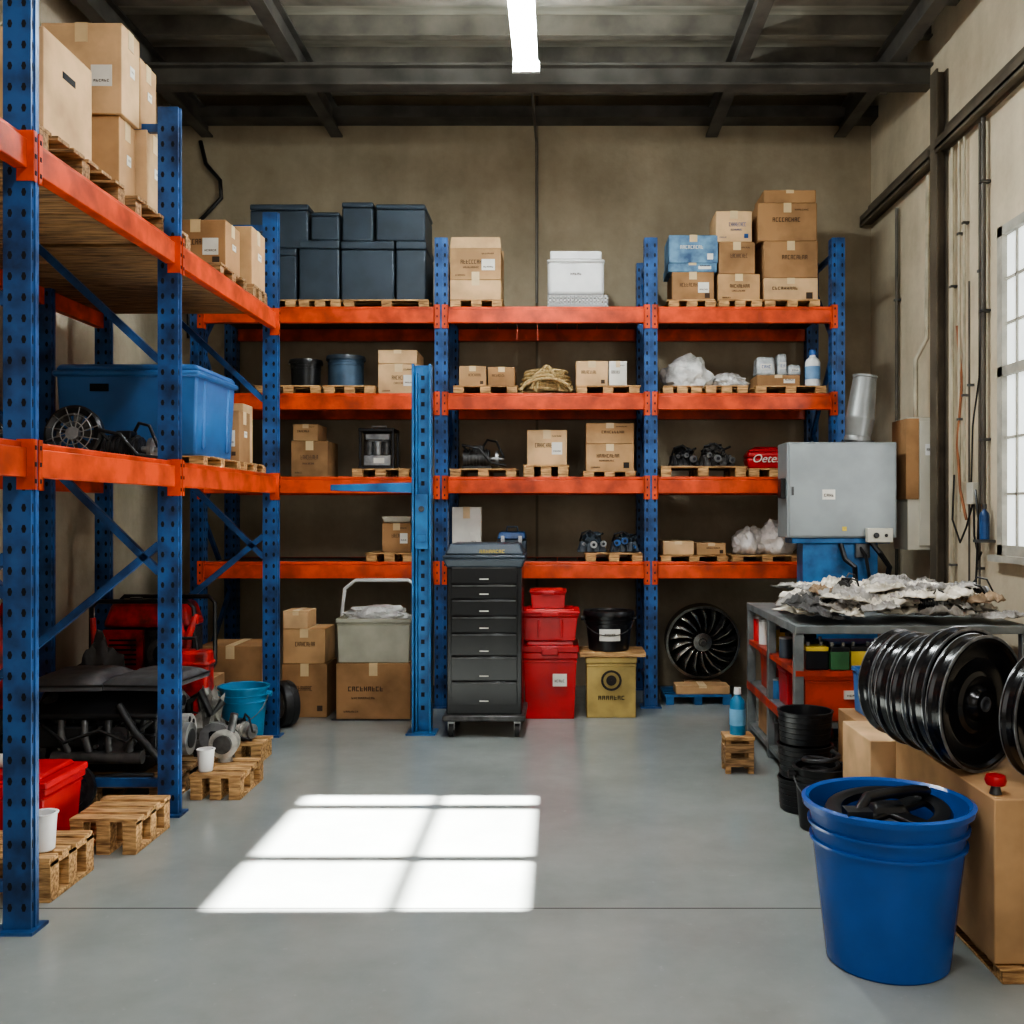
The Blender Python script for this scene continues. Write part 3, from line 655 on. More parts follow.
tote(X(521,7.25),X(579,7.25),7.22,7.58,Z(641,7.25)+.003,Z(609,7.25),RED,'red plastic tote stacked on a tall red bin',lid=RED,taper=.9,ribs=2)
tote(X(530,7.25),X(566,7.25),7.27,7.52,Z(609,7.25)+.003,Z(590,7.25),RED,'small red box on top of red bins',lid=RED,taper=.95,ribs=0)
tote(X(585,7.4),X(636,7.4),7.28,7.6,0,Z(656,7.35),YEL,'mustard yellow square drum with dark printed emblem',taper=.99,marks=DINK,ribs=0,name='square_drum')
e=thing('wooden_board',(X(612,7.4),7.44,Z(656,7.35)+.002),'thin wooden board lying across a yellow drum','board'); m=M(WOOD); m.box(-.24,.24,-.17,.17,0,.035); m2=part('board_body',m,e,bevel=.003)
bucket(X(609,7.4),7.44,Z(656,7.35)+.038,.15,.175,.27,BLACK,'black bucket with lid and white label on a yellow drum',lidm=BLACK,handle=True,sticker=True)
# turbine wheel
e=thing('wooden_pallet',(X(698,7.8),7.98,0),'blue painted low pallet on the floor','pallet',group='wooden pallets')
m=M(LIFT)
for k in range(4): m.box(-.26,.26,-.2+k*.1,-.13+k*.1,.06,.08)
part('top_boards',m,e)
for s in (-.22,0,.22):
    m=M(LIFT); m.box(s-.03,s+.03,-.2,.17,0,.06); part('pallet_runner',m,e)
pc(676,730,686,.081,7.78,.2,mt=C1,pr=0,label='flat tan carton on a blue pallet')
R=.30; zc=.15+R
FAN=mat('dark_polished_metal',(150,148,142),.22,.9,.2,10)
e=thing('fan_wheel',(X(705,7.95)+.0,8.12,.083),'large shiny metal fan wheel with dense curved blades standing upright','fan wheel')
rm=Matrix.Translation((0,0,zc-.08))@Matrix.Rotation(math.radians(90+6),4,'X')
m=M(FAN); m.lathe([(R-.012,-.07),(R,-.07),(R,.06),(R-.02,.06),(R-.022,.045),(R-.012,.03)],56,rm,closed=True); part('outer_ring',m,e,smooth=True)
m=M(MATTEB); m.lathe([(0,-.065),(R-.012,-.065),(R-.012,-.055),(0,-.055)],40,rm); part('back_plate',m,e)
m=M(FAN)
for k in range(17):
    a=2*pi*k/17; pr=[]
    for r_,sw,wd in ((.07,0,.014),(.13,.10,.026),(.20,.22,.036),(.282,.36,.046)):
        an=a+sw; c=Vector((r_*math.cos(an),r_*math.sin(an),0)); t=Vector((-math.sin(an),math.cos(an),0))
        pr.append((c-t*wd+Vector((0,0,-.05)),c+t*wd*.8+Vector((0,0,.045))))
    vs=[(m.bm.verts.new(rm@p),m.bm.verts.new(rm@q)) for p,q in pr]
    for i in range(3): m.face([vs[i][0],vs[i][1],vs[i+1][1],vs[i+1][0]])
o=part('fan_blades',m,e,smooth=True); sd=o.modifiers.new('s','SOLIDIFY'); sd.thickness=.006
m=M(FAN); m.lathe([(0,.07),(.03,.07),(.035,.055),(.075,.05),(.085,-.05),(0,-.05)],28,rm); part('hub',m,e,smooth=True)
m=M(DSTEEL); m.lathe([(0,.09),(.02,.088),(.022,.06),(0,.06)],16,rm); part('hub_nut',m,e,smooth=True)
m=M(WOOD2); m.box(-.15,.15,-.06,.06,0,.05); part('wood_chock',m,e)
# blue can on stand
e=thing('wooden_stool',(1.03,5.8,0),'small wooden crate stand holding a blue canister','stand')
m=M(WOOD); m.box(-.085,.085,-.08,.08,.19,.212); part('top_board',m,e,bevel=.003)
for a in(-1,1):
    for b in(-1,1):
        m=M(WOOD); m.box(a*.065-.015,a*.065+.015,b*.06-.015,b*.06+.015,0,.19); part('leg',m,e)
m=M(WOOD2); m.box(-.08,.08,-.078,-.062,.04,.09); m.box(-.08,.08,-.078,-.062,.12,.17); m.box(-.08,.08,.062,.078,.04,.17); m.box(-.083,-.066,-.07,.07,.05,.15); part('side_slats',m,e)
bottle(1.03,5.8,.213,.045,.27,TEAL,WHITE,'blue metal canister with white cap on a wooden stand',mat('pale_band',(120,180,215)))
# ---------------- tool chest
D=6.65
TCB=mat('tool_chest_black_enamel',(15,16,18),.26,.1,.1,8)
e=thing('tool_chest',(X(484,D),D+.22,0),'tall black drawer tool chest on casters with grey top tray','tool chest')
w=.5; m=M(TCB); m.box(-w/2,w/2,-.2,.22,.15,1.13); part('cabinet_body',m,e,bevel=.006)
zs=[Z(p,D) for p in (566,584,599,616,633,656,681,706)]
for i in range(7):
    a,b=zs[i+1]+.004,zs[i]-.004
    m=M(TCB); m.box(-w/2+.03,w/2-.03,-.222,-.2,a,b); dr=part('drawer',m,e,bevel=.003)
    m=M(DSTEEL); m.box(-w/2+.04,w/2-.04,-.230,-.222,b-.011,b-.006); part('drawer_pull',m,dr)
    m=M(PAPER); m.box(-.03,.03,-.2235,-.222,a+.025,a+.032); part('drawer_label',m,dr)
m=M(DKP); m.frus(0,0,1.13,1.19,.5,.46,.55,.5); m.box(-.275,.275,-.25,.25,1.19,1.215); part('top_tray',m,e,bevel=.012)
m=M(DKP); m.frus(0,0,1.216,1.29,.53,.48,.46,.4); part('tray_lid',m,e,bevel=.015)
m=M(YELB,PAPER); m.gl(-.03,1.228,.17,.022,-.246,8); part('printed_marking',m,e,recalc=False)
m=M(DSTEEL); m.box(-.275,.275,-.25,.25,.11,.15); part('base_frame',m,e,bevel=.01)
for a in(-.22,.22):
    for b in(-.19,.19):
        m=M(RUB,STEEL); m.cyl((a-.016,b,.045),(a+.016,b,.045),.045,seg=20); m.use(1).box(a-.022,a+.022,b-.012,b+.012,.045,.11); part('caster',m,e,smooth=True)
# ---------------- blue lift column
D=6.73
e=thing('lift_column',(X(421,D),D+.06,0),'blue painted steel column with base plate and side arm','steel column')
m=M(LIFT); m.box(-.065,.065,.03,.05,.012,2.5); m.box(-.065,-.05,-.05,.03,.012,2.5); m.box(.05,.065,-.05,.03,.012,2.5); m.box(-.045,-.03,-.02,.03,.012,2.45); part('column_channel',m,e,bevel=.003)
m=M(LIFT); m.box(-.1,.1,-.09,.09,0,.012); part('base_plate',m,e)
m=M(LIFT,DSTEEL); m.box(-.045,.045,-.04,.0,1.25,1.62); m.box(-.03,.03,-.045,-.04,1.3,1.35); m.use(1).cyl((0,-.05,1.52),(0,-.03,1.52),.02); part('lift_carriage',m,e,bevel=.003)
m=M(LIFT); m.hexa([(-.62,-.02,1.645),(-.066,-.03,1.63),(-.066,.03,1.63),(-.62,.02,1.645)],[(-.62,-.02,1.685),(-.066,-.03,1.70),(-.066,.03,1.70),(-.62,.02,1.685)]); part('lift_arm',m,e,bevel=.004)
m=M(HOLE); 
for k in range(26): m.box(-.012,.012,.027,.0295,.15+k*.09,.18+k*.09)
part('latch_slots',m,e)
# ---------------- left rack contents: top deck
z=L[0]
pallet(-2.62,-1.95,3.75,4.5,z,.11,WOOD2,'weathered pallet on the timber deck'); pallet(-2.62,-1.95,4.6,5.3,z,.11,WOOD2,'weathered pallet on the timber deck'); pallet(-2.55,-1.95,5.75,6.25,z,.09,WOOD2,'weathered pallet on the timber deck'); pallet(-2.5,-1.93,6.3,6.62,z,.09,WOOD2,'weathered pallet on the timber deck')
zz=z+.112
carton(-2.6,-2.05,3.97,4.38,zz,3.43,'large tan carton with hand hole on a pallet',C3,pr=0,hole=True)
carton(-2.44,-2.08,4.72,4.90,zz,3.37,'tan carton at the bottom of a stack',C1,pr=0,side=True)
carton(-2.44,-2.06,4.70,4.90,3.374,3.80,'tan carton at the top of a stack',C3,pr=0,side=True,sticker=1)
carton(-2.42,-2.04,4.94,5.14,zz,3.39,'tan carton at the bottom of a second stack',C3,pr=0,side=True)
carton(-2.42,-2.07,4.93,5.13,3.393,3.74,'brown carton at the top of a second stack',C1,pr=0,side=True)
carton(-2.35,-1.99,5.95,6.22,z+.091,3.24,'brown carton with side label on a pallet',C2,pr=1,side=True,sticker=1)
carton(-2.25,-1.95,6.33,6.61,z+.091,3.31,'tan carton wrapped in clear film',C1,pr=0,side=True)
# mid deck
z=L[1]
pallet(-2.5,-1.94,5.45,6.1,z,.06,WOOD); pallet(-2.45,-1.94,6.15,6.62,z,.06,WOOD)
e=thing('storage_tub',(-2.40,5.86,z+.062),'large blue plastic tub with rolled rim on the timber deck','tub')
m=M(TUB); w,d,h=.8,.66,.51
m.frus(0,0,0,h*.9,w*.93,d*.93,w*.98,d*.98)
m.box(-w/2-.01,w/2+.01,-d/2-.01,d/2+.01,h*.86,h*.93)
for s in (-.3,.3): m.box(w*.46,w*.495,d*s-.015,d*s+.015,.04,h*.85)
part('tub_body',m,e,bevel=.02)
m=M(TUB); m.frus(0,0,h*.93,h,w*1.0,d*1.0,w*.95,d*.95); part('tub_lid',m,e,bevel=.015)
m=M(HOLE); m.box(-.2,-.1,-d/2-.002,-d/2+.03,h*.70,h*.78); part('grip_recess',m,e)
e=thing('cooling_fan',(-2.5,5.15,z),'black radiator cooling fan with wire grille on the timber deck','fan')
m=M(BLACK,STEEL); mt=Matrix.Translation((0,0,.15))@Matrix.Rotation(math.radians(82),4,'X')
m.lathe([(.11,-.03),(.145,-.03),(.15,.02),(.135,.03),(.11,.02)],32,mt,closed=True); part('fan_shroud',m,e,smooth=True)
m=M(DSTEEL)
for k in range(9):
    a=k*2*pi/9; m.hexa([mt@Vector((.03*math.cos(a+d_),.03*math.sin(a+d_),zq)) for d_,zq in((-.3,-.01),(.3,.01),(.3,.013),(-.3,-.007))],[mt@Vector((.11*math.cos(a+d_),.11*math.sin(a+d_),zq)) for d_,zq in((-.2,-.015),(.2,.015),(.2,.018),(-.2,-.012))])
part('fan_blades',m,e)
m=M(STEEL)
for k in range(12):
    a=k*pi/6; m.tube([mt@Vector((.03*math.cos(a),.03*math.sin(a),.03)),mt@Vector((.14*math.cos(a+.3),.14*math.sin(a+.3),.028))],.003,5)
for r in (.06,.1): m.tube([mt@Vector((r*math.cos(a),r*math.sin(a),.03)) for a in [k*pi/12 for k in range(24)]],.003,5,closed=True)
m.lathe([(0,.035),(.035,.03),(.035,-.02),(0,-.02)],20,mt); part('wire_grille',m,e,smooth=True)
m=M(BLACK); m.box(-.11,.11,-.04,.06,0,.02); m.box(-.12,-.09,-.02,.03,0,.12); m.box(.09,.12,-.02,.03,0,.12); part('mounting_foot',m,e,bevel=.004)
motor(-2.24,5.2,z,.85,'greasy black electric motor on the timber deck',MATTEB)
carton(-2.2,-1.99,6.2,6.42,z+.061,2.13,'brown carton with printed label on a pallet',C2,pr=1,side=True,sticker=1)
carton(-2.3,-2.04,6.44,6.64,z+.061,2.2,'light tan carton behind another',C3,pr=0)
gadget(-60,8,425,z,4.2,'black equipment case on the timber deck') 
# ---------------- left floor items
pallet(-2.5,-1.95,3.83,4.20,0,.17,WOOD,'pale slatted pallet with splintered boards',nb=4)
bucket(-2.03,3.93,.172,.042,.05,.15,WHITE,'small white plastic pail on a pallet',ribs=False,handle=False,name='pail')
tote(-2.66,-2.19,4.25,4.62,.0,.37,RED,'red plastic cooler box with rounded lid on the floor',lid=RED,taper=.9,name='cooler_box',cat='cooler',ribs=0)
e=thing('paper_roll',(-2.42,4.42,.372),'small roll of white paper lying on a red cooler','paper roll'); m=M(PAPER); m.cyl((-.1,0,.03),(.1,0,.03),.03,seg=16); part('roll_body',m,e,smooth=True)
pallet(-2.15,-1.85,4.37,4.76,0,.16,WOOD,'slatted pallet with splintered boards',nb=4)
pallet(-2.72,-2.0,5.02,5.75,0,.13,WOOD2,'weathered pallet under an engine')
WGP=mat('worn_grey_plastic',(92,94,96),.42,.1,.3,14,.3)
def engine(x,y,z,label):
    e=thing('car_engine',(x,y,z),label,'engine')
    m=M(MATTEB); m.box(-.3,.25,-.2,.22,.06,.32); m.frus(0,.0,.0,.07,.35,.3,.5,.36)
    for k in range(6): m.box(-.28+k*.09,-.255+k*.09,-.215,-.2,.1,.3)
    m.box(-.3,.25,-.225,-.2,.2,.215); m.box(-.3,.25,-.225,-.2,.09,.1)
    part('engine_block',m,e,bevel=.012)
    m=M(WGP); m.frus(-.02,0,.32,.42,.62,.42,.48,.34)
    for k in range(7): m.box(-.24+k*.07,-.215+k*.07,-.16,.16,.41,.44)
    part('engine_cover',m,e,bevel=.012)
    m=M(BLACK); m.hexa([(-.34,-.3,.30),(.3,-.3,.30),(.3,-.18,.41),(-.34,-.18,.41)],[(-.34,-.31,.33),(.3,-.31,.33),(.3,-.18,.44),(-.34,-.18,.44)]); m.box(-.32,-.05,-.305,-.2,.16,.27); part('front_cowl',m,e,bevel=.01)
    m=M(DSTEEL)
    for k in range(4): m.tube([(-.2+k*.12,-.19,.28),(-.2+k*.12,-.28,.3),(-.19+k*.12,-.31,.22),(-.15+k*.1,-.29,.12)],.02,10)
    m.cyl((-.24,-.29,.11),(.22,-.29,.11),.034,seg=14); part('exhaust_manifold',m,e,smooth=True)
    m=M(ALU,HOLE)
    m.cyl((.24,-.02,.17),(.36,-.02,.17),.11,seg=24)
    m.use(1)
    for k in range(8): a=k*pi/4; m.cyl((.358,-.02+.08*math.cos(a),.17+.08*math.sin(a)),(.362,-.02+.08*math.cos(a),.17+.08*math.sin(a)),.016,seg=8)
    part('alternator',m,e,smooth=True)
    m=M(DSTEEL); m.cyl((.1,-.22,.2),(.1,-.3,.2),.07,seg=20); m.cyl((.1,-.3,.2),(.1,-.31,.2),.04,seg=16); part('water_pump',m,e,smooth=True)
    for (a,b,r) in ((-.08,.16,.085),(.1,.33,.05),(-.14,.36,.045)):
        m=M(STEEL,BLACK); p=.25 if r<.06 else .36; m.cyl((p,a,b),(p+.03,a,b),r,seg=24); m.use(1).cyl((p+.03,a,b),(p+.035,a,b),r*.6,seg=20); part('belt_pulley',m,e,smooth=True)
    for pts,r in (([(.1,-.3,.38),(.2,-.34,.25),(.3,-.29,.1),(.34,-.2,.04)],.02),([(.1,.05,.43),(.2,-.05,.5),(.32,-.1,.45),(.34,-.15,.3)],.016),([(-.3,0,.2),(-.36,-.1,.25),(-.34,-.22,.35),(-.25,-.25,.42)],.024),([(-.1,-.2,.06),(-.2,-.34,.03),(0,-.36,.02),(.15,-.33,.03),(.28,-.3,.02)],.014),([(-.28,-.32,.28),(-.15,-.36,.2),(.02,-.35,.26),(.16,-.34,.2),(.27,-.3,.3)],.010)):
        m=M(RUB); m.tube(pts,r,10); part('coolant_hose',m,e,smooth=True)
    m=M(STEEL)
    for k in range(18): 
        a=random.uniform(-.28,.22); b=random.uniform(.1,.3); m.cyl((a,-.2,b),(a,-.226,b),.011,seg=6)
    part('bolts',m,e)
    return e
engine(-2.36,5.42,.132,'greasy black car engine with hoses and pulleys on a pallet')
def cushion(x,y,z,w,d,h,rz,label,mt=CUSH):
    e=thing('seat_cushion',(x,y,z),label,'cushion',rz)
    m=M(mt); n=14; top={}
    for i in range(n+1):
        for j in range(n+1):
            u=i/n*2-1; v=j/n*2-1; k=(1-abs(u)**4)*(1-abs(v)**4)
            top[i,j]=m.bm.verts.new((u*w/2,v*d/2,h*.35+h*.65*max(0,k)**.5+.008*noise.noise(Vector((u*3+x,v*3,0)))))
    for i in range(n):
        for j in range(n): m.face([top[i,j],top[i+1,j],top[i+1,j+1],top[i,j+1]])
    m.box(-w/2,w/2,-d/2,d/2,0,h*.35); part('cushion_pad',m,e,smooth=True)
    m=M(BLACK); m.tube([(-w/2,-d/2,h*.34),(w/2,-d/2,h*.34),(w/2,d/2,h*.34),(-w/2,d/2,h*.34)],.006,6,closed=True); part('piping',m,e,smooth=True)
cushion(-2.56,5.36,.582,.38,.5,.075,.08,'dark grey vinyl seat cushion lying on an engine'); cushion(-2.17,5.38,.582,.36,.5,.07,-.1,'dark grey vinyl seat cushion lying on an engine')
e=thing('brake_drum',(-2.42,4.94,.0),'worn black brake drum leaning against an engine pallet','brake drum')
m=M(MATTEB,STEEL); mt=Matrix.Translation((0,0,.13))@Matrix.Rotation(math.radians(78),4,'X'); m.lathe([(.04,-.03),(.12,-.03),(.13,.0),(.13,.03),(.1,.03),(.09,.0),(.05,.01),(.04,.03)],32,mt,closed=True); part('drum_body',m,e,smooth=True)
gx=thing('gearbox',(-2.86,5.35,.0),'dark cast gearbox with bell housing standing on the floor','engine part')
m=M(MATTEB); m.cyl((0,-.12,.28),(0,.02,.28),.2,.13,28); m.cyl((0,.02,.28),(0,.3,.28),.1,.07,20); m.box(-.1,.1,-.1,.2,0,.16)
part('bell_housing',m,gx,smooth=True)
m=M(DSTEEL); m.lathe([(.08,-.01),(.19,-.01),(.19,.01),(.08,.01)],32,Matrix.Translation((0,-.14,.28))@Matrix.Rotation(pi/2,4,'X'),closed=True); part('clutch_ring',m,gx,smooth=True)
pallet(-1.93,-1.66,5.2,5.62,0,.13,WOOD,'small slatted pallet with pale boards',nb=4)
pallet(-2.08,-1.78,5.96,6.2,0,.12,WOOD,'small pallet with pale boards')
bucket(-1.87,5.28,.131,.036,.045,.12,WHITE,'small white plastic cup on a pallet',ribs=False,handle=False,name='cup')
gearcase(176,228,690,0,5.63,'dirty aluminium and black gearbox heaped with hoses',mt=mat('dirty_aluminium',(120,118,112),.5,.4,.3,16,.3),acc=STEEL,sd=21)
motor(-2.36,6.0,.0,1.25,'silver and black starter motor with hoses on the floor',ALU,.5)
motor(-1.94,6.07,.121,.62,'small silver starter motor on a pallet',ALU,-.4)
e=thing('engine_part',(-1.84,5.5,.131),'round cast aluminium pump housing on a pallet','engine part')
m=M(ALU); m.cyl((0,-.04,.1),(0,.06,.1),.08,.065,24); m.lathe([(0,0),(.04,0),(.03,.06),(0,.06)],16); part('pump_housing',m,e,smooth=True)
m=M(DSTEEL); m.cyl((0,-.06,.1),(0,-.04,.1),.05,seg=20); m.cyl((.03,0,.16),(.05,0,.26),.022,seg=12); part('pump_inlet',m,e,smooth=True)
bucket(-2.03,6.42,0,.115,.15,.39,TEAL,'light blue plastic bucket with wire handle on the floor')
e=thing('tire',(-1.93,7.0,0),'small black rubber tire standing upright on the floor','tire')
def tire(e,r,w,mt):
    m=M(RUB); m.lathe([(r*.62,-w*.4),(r*.8,-w/2),(r*.95,-w*.45),(r,-w*.3),(r,-w*.05),(r*.975,-w*.04),(r*.975,w*.04),(r,w*.05),(r,w*.3),(r*.95,w*.45),(r*.8,w/2),(r*.62,w*.4)],36,mt,closed=True); part('rubber_tread',m,e,smooth=True)
    m=M(STEEL); m.lathe([(0,w*.2),(r*.2,w*.2),(r*.25,w*.05),(r*.6,w*.1),(r*.63,w*.38),(r*.6,w*.38),(r*.57,0),(0,0)],28,mt); part('wheel_rim',m,e,smooth=True)
tire(e,.16,.11,Matrix.Translation((0,0,.16))@Matrix.Rotation(math.radians(-50),4,'Z')@Matrix.Rotation(pi/2,4,'X'))
pc(198,262,646,0,6.93,.4,mt=C2,pr=1,sticker=1,label='tall brown carton with white label on the floor')
carton(-2.95,-2.22,6.22,6.62,0,.44,'large brown carton under a red generator',C2,pr=0)
e=thing('generator',(-2.60,6.42,.442),'bulky red and black portable generator in a tubular frame','generator')
m=M(RED2); m.frus(0,0,.33,.49,.56,.3,.46,.24); part('fuel_tank',m,e,bevel=.03)
m=M(BLACK); m.cyl((-.12,0,.49),(-.12,0,.51),.04,seg=18); part('fuel_cap',m,e,bevel=.003)
m=M(MATTEB); m.box(-.27,.26,-.14,.13,.03,.32)
for k in range(9): m.box(.02+k*.02,.028+k*.02,-.155,-.14,.06,.28)
part('engine_unit',m,e,bevel=.006)
m=M(DSTEEL,BLACK); m.cyl((.12,-.14,.17),(.12,-.18,.17),.1,seg=24); m.use(1).cyl((.12,-.18,.17),(.12,-.185,.17),.06,seg=18); part('flywheel_cover',m,e,smooth=True)
for s in(-1,1):
    m=M(BLACK); m.tube([(-.3,s*.19,.015),(-.32,s*.19,.06),(-.32,s*.19,.46),(-.28,s*.19,.5),(.28,s*.19,.5),(.32,s*.19,.46),(.32,s*.19,.06),(.3,s*.19,.015),(-.3,s*.19,.015)],.015,8); part('frame_tube',m,e,smooth=True)
for pts,r in (([(.22,-.2,.4),(.26,-.22,.3),(.24,-.22,.1),(.28,-.23,.05),(.3,-.22,.3),(.33,-.18,.42)],.022),([(-.3,-.21,.4),(-.28,-.23,.2),(-.2,-.23,.1)],.018)):
    m=M(RED2); m.tube(pts,r,8); part('red_hose',m,e,smooth=True)
m=M(RED2,BLACK); m.box(-.26,-.01,-.165,-.14,.06,.32); m.use(1)
for k in range(6): m.box(-.22,-.05,-.168,-.165,.1+k*.03,.112+k*.03)
part('side_panel',m,e)
e=thing('fuel_can',(-2.26,6.1,0),'tall red metal can with black handle beside the generator','fuel can')
m=M(RED2); m.box(-.13,.13,-.07,.07,0,.66); m.box(-.14,.14,-.08,.08,.56,.6); part('can_body',m,e,bevel=.02)
m=M(BLACK); m.tube([(-.07,0,.66),(-.06,0,.73),(.04,0,.73),(.05,0,.66)],.012,8); part('can_handle',m,e,smooth=True)
bag(56,120,645,.0,5.95,'dark sack of scrap parts slumped on the floor',mt=CUSH,sd=33,knot=False,name='sack',dep=.3)
bag(-30,8,600,.0,5.6,'dull red canvas sack slumped on the floor',mt=RED2,sd=15,knot=False,name='sack')
e=thing('wall_cable',(X(205,8.6),8.6,0),'loose black cable looping down the wall','cable')
m=M(BLACK); m.tube([(-.05,.03,4.7),(.0,.02,4.5),(.13,.0,4.35),(.14,0,4.2),(.0,.0,4.05),(-.12,.02,3.95),(-.15,.02,3.6),(-.15,.03,3.0)],.018,8); part('cable_body',m,e,smooth=True)

# ---------------- right side: workbench
e=thing('workbench',(1.27,5.4,0),'grey steel workbench with shelves crowded with rags and parts','workbench')
BW,BD=1.28,1.4
m=M(BGREY); m.box(0,BW,0,BD,.84,.885); part('bench_top',m,e,bevel=.004)
for x in (.0,BW-.05):
    for y in (.01,BD/2,BD-.06):
        m=M(BGREY); m.box(x,x+.05,y,y+.05,0,.84); part('leg',m,e,bevel=.003)
for zz in (.08,.36,.64):
    m=M(BGREY if zz<.6 else REDO); m.box(.005,BW-.005,.005,BD-.01,zz-.03,zz); part('lower_shelf',m,e)
m=M(REDO); m.box(-.004,.0,.06,BD-.02,.31,.36); part('shelf_edge',m,e)
tote(1.32,1.72,5.42,5.75,.362,.61,REDO,'orange-red metal parts drawer with white label',sticker=True,taper=.99,ribs=0,name='parts_drawer',cat='drawer box')
tote(1.31,1.65,5.8,6.05,.362,.58,RED,'red plastic parts tote on the bench shelf',taper=.95,ribs=0,name='parts_drawer',cat='drawer box')
tote(1.31,1.7,6.2,6.6,.362,.6,REDO,'orange-red parts tote at the end of the bench shelf',taper=.95,ribs=0,name='parts_drawer',cat='drawer box')
tote(1.32,1.6,5.83,6.06,.082,.26,RED,'red parts bin on the bottom bench shelf',taper=.9,ribs=0,name='parts_drawer',cat='drawer box')
carton(1.31,1.7,6.2,6.6,.082,.29,'grey-brown carton on the bottom shelf',C2,pr=0)
tote(1.76,2.1,5.43,5.8,.362,.6,DKP,'dark plastic tote on the bench shelf',taper=.95,ribs=2,name='parts_drawer',cat='drawer box')
tote(2.14,2.46,5.43,5.8,.362,.58,GREY,'grey parts tote on the bench shelf',taper=.95,ribs=2,name='parts_drawer',cat='drawer box')
motor(1.5,5.52,.082,.8,'greasy motor lying on the bottom bench shelf',MATTEB)
def tin(x,y,z,r,h,mt,label):
    e=thing('paint_tin',(x,y,z),label,'tin')
    m=M(mt); m.lathe([(0,0),(r,0),(r,h*.94),(0,h*.94)],20); part('tin_body',m,e,smooth=True)
    m=M(STEEL); m.lathe([(0,h*.95),(r*.75,h*.95),(r*.8,h),(r*1.03,h),(r*1.03,h*.92)],20); part('tin_lid',m,e,smooth=True)
cs=[(DKP,'dark grey'),(YELB,'yellow'),(WHITE,'white'),(LIFT,'blue'),(DSTEEL,'steel grey'),(RED,'red')]
for k,(xx,yy,zz_) in enumerate([(1.33,5.9,.642),(1.33,6.22,.642),(1.33,6.5,.642),(1.33,6.12,.362),(1.33,6.13,.082),(1.33,6.68,.642),(1.93,5.47,.642),(2.02,5.48,.642),(2.12,5.47,.642),(2.22,5.49,.642),(1.72,5.50,.082),(1.82,5.48,.082)]):
    tin(xx,yy,zz_,.037,.12+.02*(k%3),cs[k%6][0],'small %s paint tin on the bench shelf'%cs[k%6][1])
def batt2(x0,x1,y,zb,mt,top,label):
    e=thing('car_battery',((x0+x1)/2,y,zb),label,'battery',group='car batteries'); w=x1-x0
    m=M(mt); m.box(-w/2,w/2,-.06,.06,0,.1); part('battery_body',m,e,bevel=.004)
    m=M(top); m.box(-w/2-.002,w/2+.002,-.062,.062,.1,.125); part('battery_lid',m,e,bevel=.004)
    for s in(-1,1):
        m=M(STEEL); m.cyl((s*w*.3,0,.12),(s*w*.3,0,.145),.01); part('terminal',m,e)
batt2(1.34,1.46,5.5,.642,BLACK,YELB,'small battery with yellow top on the bench shelf'); batt2(1.47,1.57,5.48,.642,GREEN,BLACK,'green battery on the bench shelf'); batt2(1.585,1.72,5.5,.642,YELB,BLACK,'yellow and black battery on the bench shelf')
batt2(1.74,1.86,5.5,.642,DKP,REDO,'dark battery with red top on the bench shelf')
batt2(1.36,1.52,5.72,.642,REDO,BLACK,'red battery on the bench shelf'); batt2(1.38,1.54,6.07,.642,DKP,BLACK,'dark battery on the bench shelf')
batt2(1.38,1.54,6.36,.642,YELB,BLACK,'yellow battery on the bench shelf')
def rag(x,y,z,w,d,h,mt,sd,rz,label,tx=0,ty=0,droop=0):
    e=thing('shop_rag',(x,y,z),label,'rag',rz,'rags on the workbench')
    m=M(mt); n=26; vs={}
    for i in range(n+1):
        for j in range(n+1):
            u=i/n-.5; v=j/n-.5
            q=Vector((u*3+sd*5,v*3+sd,sd))
            fold=max(0,1-abs(noise.noise(q+Vector((noise.noise(q*.8)*1.5,0,0))))*3.0)**1.6
            fold2=max(0,1-abs(noise.noise(q*2.1+Vector((9,1,1))))*3.2)**1.6
            edge=max(0,1-(max(abs(u),abs(v))*2)**6)
            ru=1+.28*noise.noise(Vector((v*3,sd,1))); rv=1+.28*noise.noise(Vector((u*3,sd,7)))
            zz=.005+h*(.3+.7*edge)*(.2+.6*fold+.35*fold2)+max(0,(u*tx+v*ty)+.5*(abs(tx)+abs(ty)))
            vs[i,j]=m.bm.verts.new((u*w*ru,v*d*rv,max(.004,zz)))
    for i in range(n):
        for j in range(n): m.face([vs[i,j],vs[i+1,j],vs[i+1,j+1],vs[i,j+1]])
    o=part('cloth',m,e,smooth=True); s=o.modifiers.new('s','SOLIDIFY'); s.thickness=.005; s.offset=-1
RG=[RAGW,RAGG,RAGW,RAGG,RAGG,RAGW,RAGB,RAGG,RAGW,RAGN]
LB={RAGW:'crumpled off-white rag layered on the workbench',RAGG:'crumpled grey rag layered on the workbench',RAGB:'dark oily rag on the workbench',RAGN:'brown stained rag on the workbench'}
rr=random.Random(31)
for k in range(74):
    fr=(k%2==0)
    x=rr.uniform(1.39,2.47); y=rr.uniform(5.50,5.78) if fr else rr.uniform(5.6,6.68)
    ed=min(x-1.27,2.6-x,(y-5.4)*1.6,6.8-y)/.32; ed=max(0,min(1,ed))
    mt=RG[rr.randrange(10)]
    rag(x,y,.888+ed*rr.uniform(.1,1)*.12+k*.0003,rr.uniform(.18,.32),rr.uniform(.16,.28),rr.uniform(.035,.07),mt,k+1,rr.uniform(-1.3,1.3),LB[mt],rr.uniform(-.05,.05),rr.uniform(-.05,.05))
motor(1.5,5.58,.955,.42,'small dark motor lying among rags on the workbench',MATTEB,.4); motor(2.05,5.52,.96,.45,'small dark motor lying among rags on the workbench',MATTEB,-.5); motor(1.75,6.1,1.0,.5,'steel starter motor lying among rags on the workbench',DSTEEL,.9); motor(2.35,5.7,.99,.55,'small dark motor lying among rags on the workbench',DSTEEL,.2)
gearcase(905,945,588,.96,5.58,'dark casting half buried in rags on the workbench',sd=41)
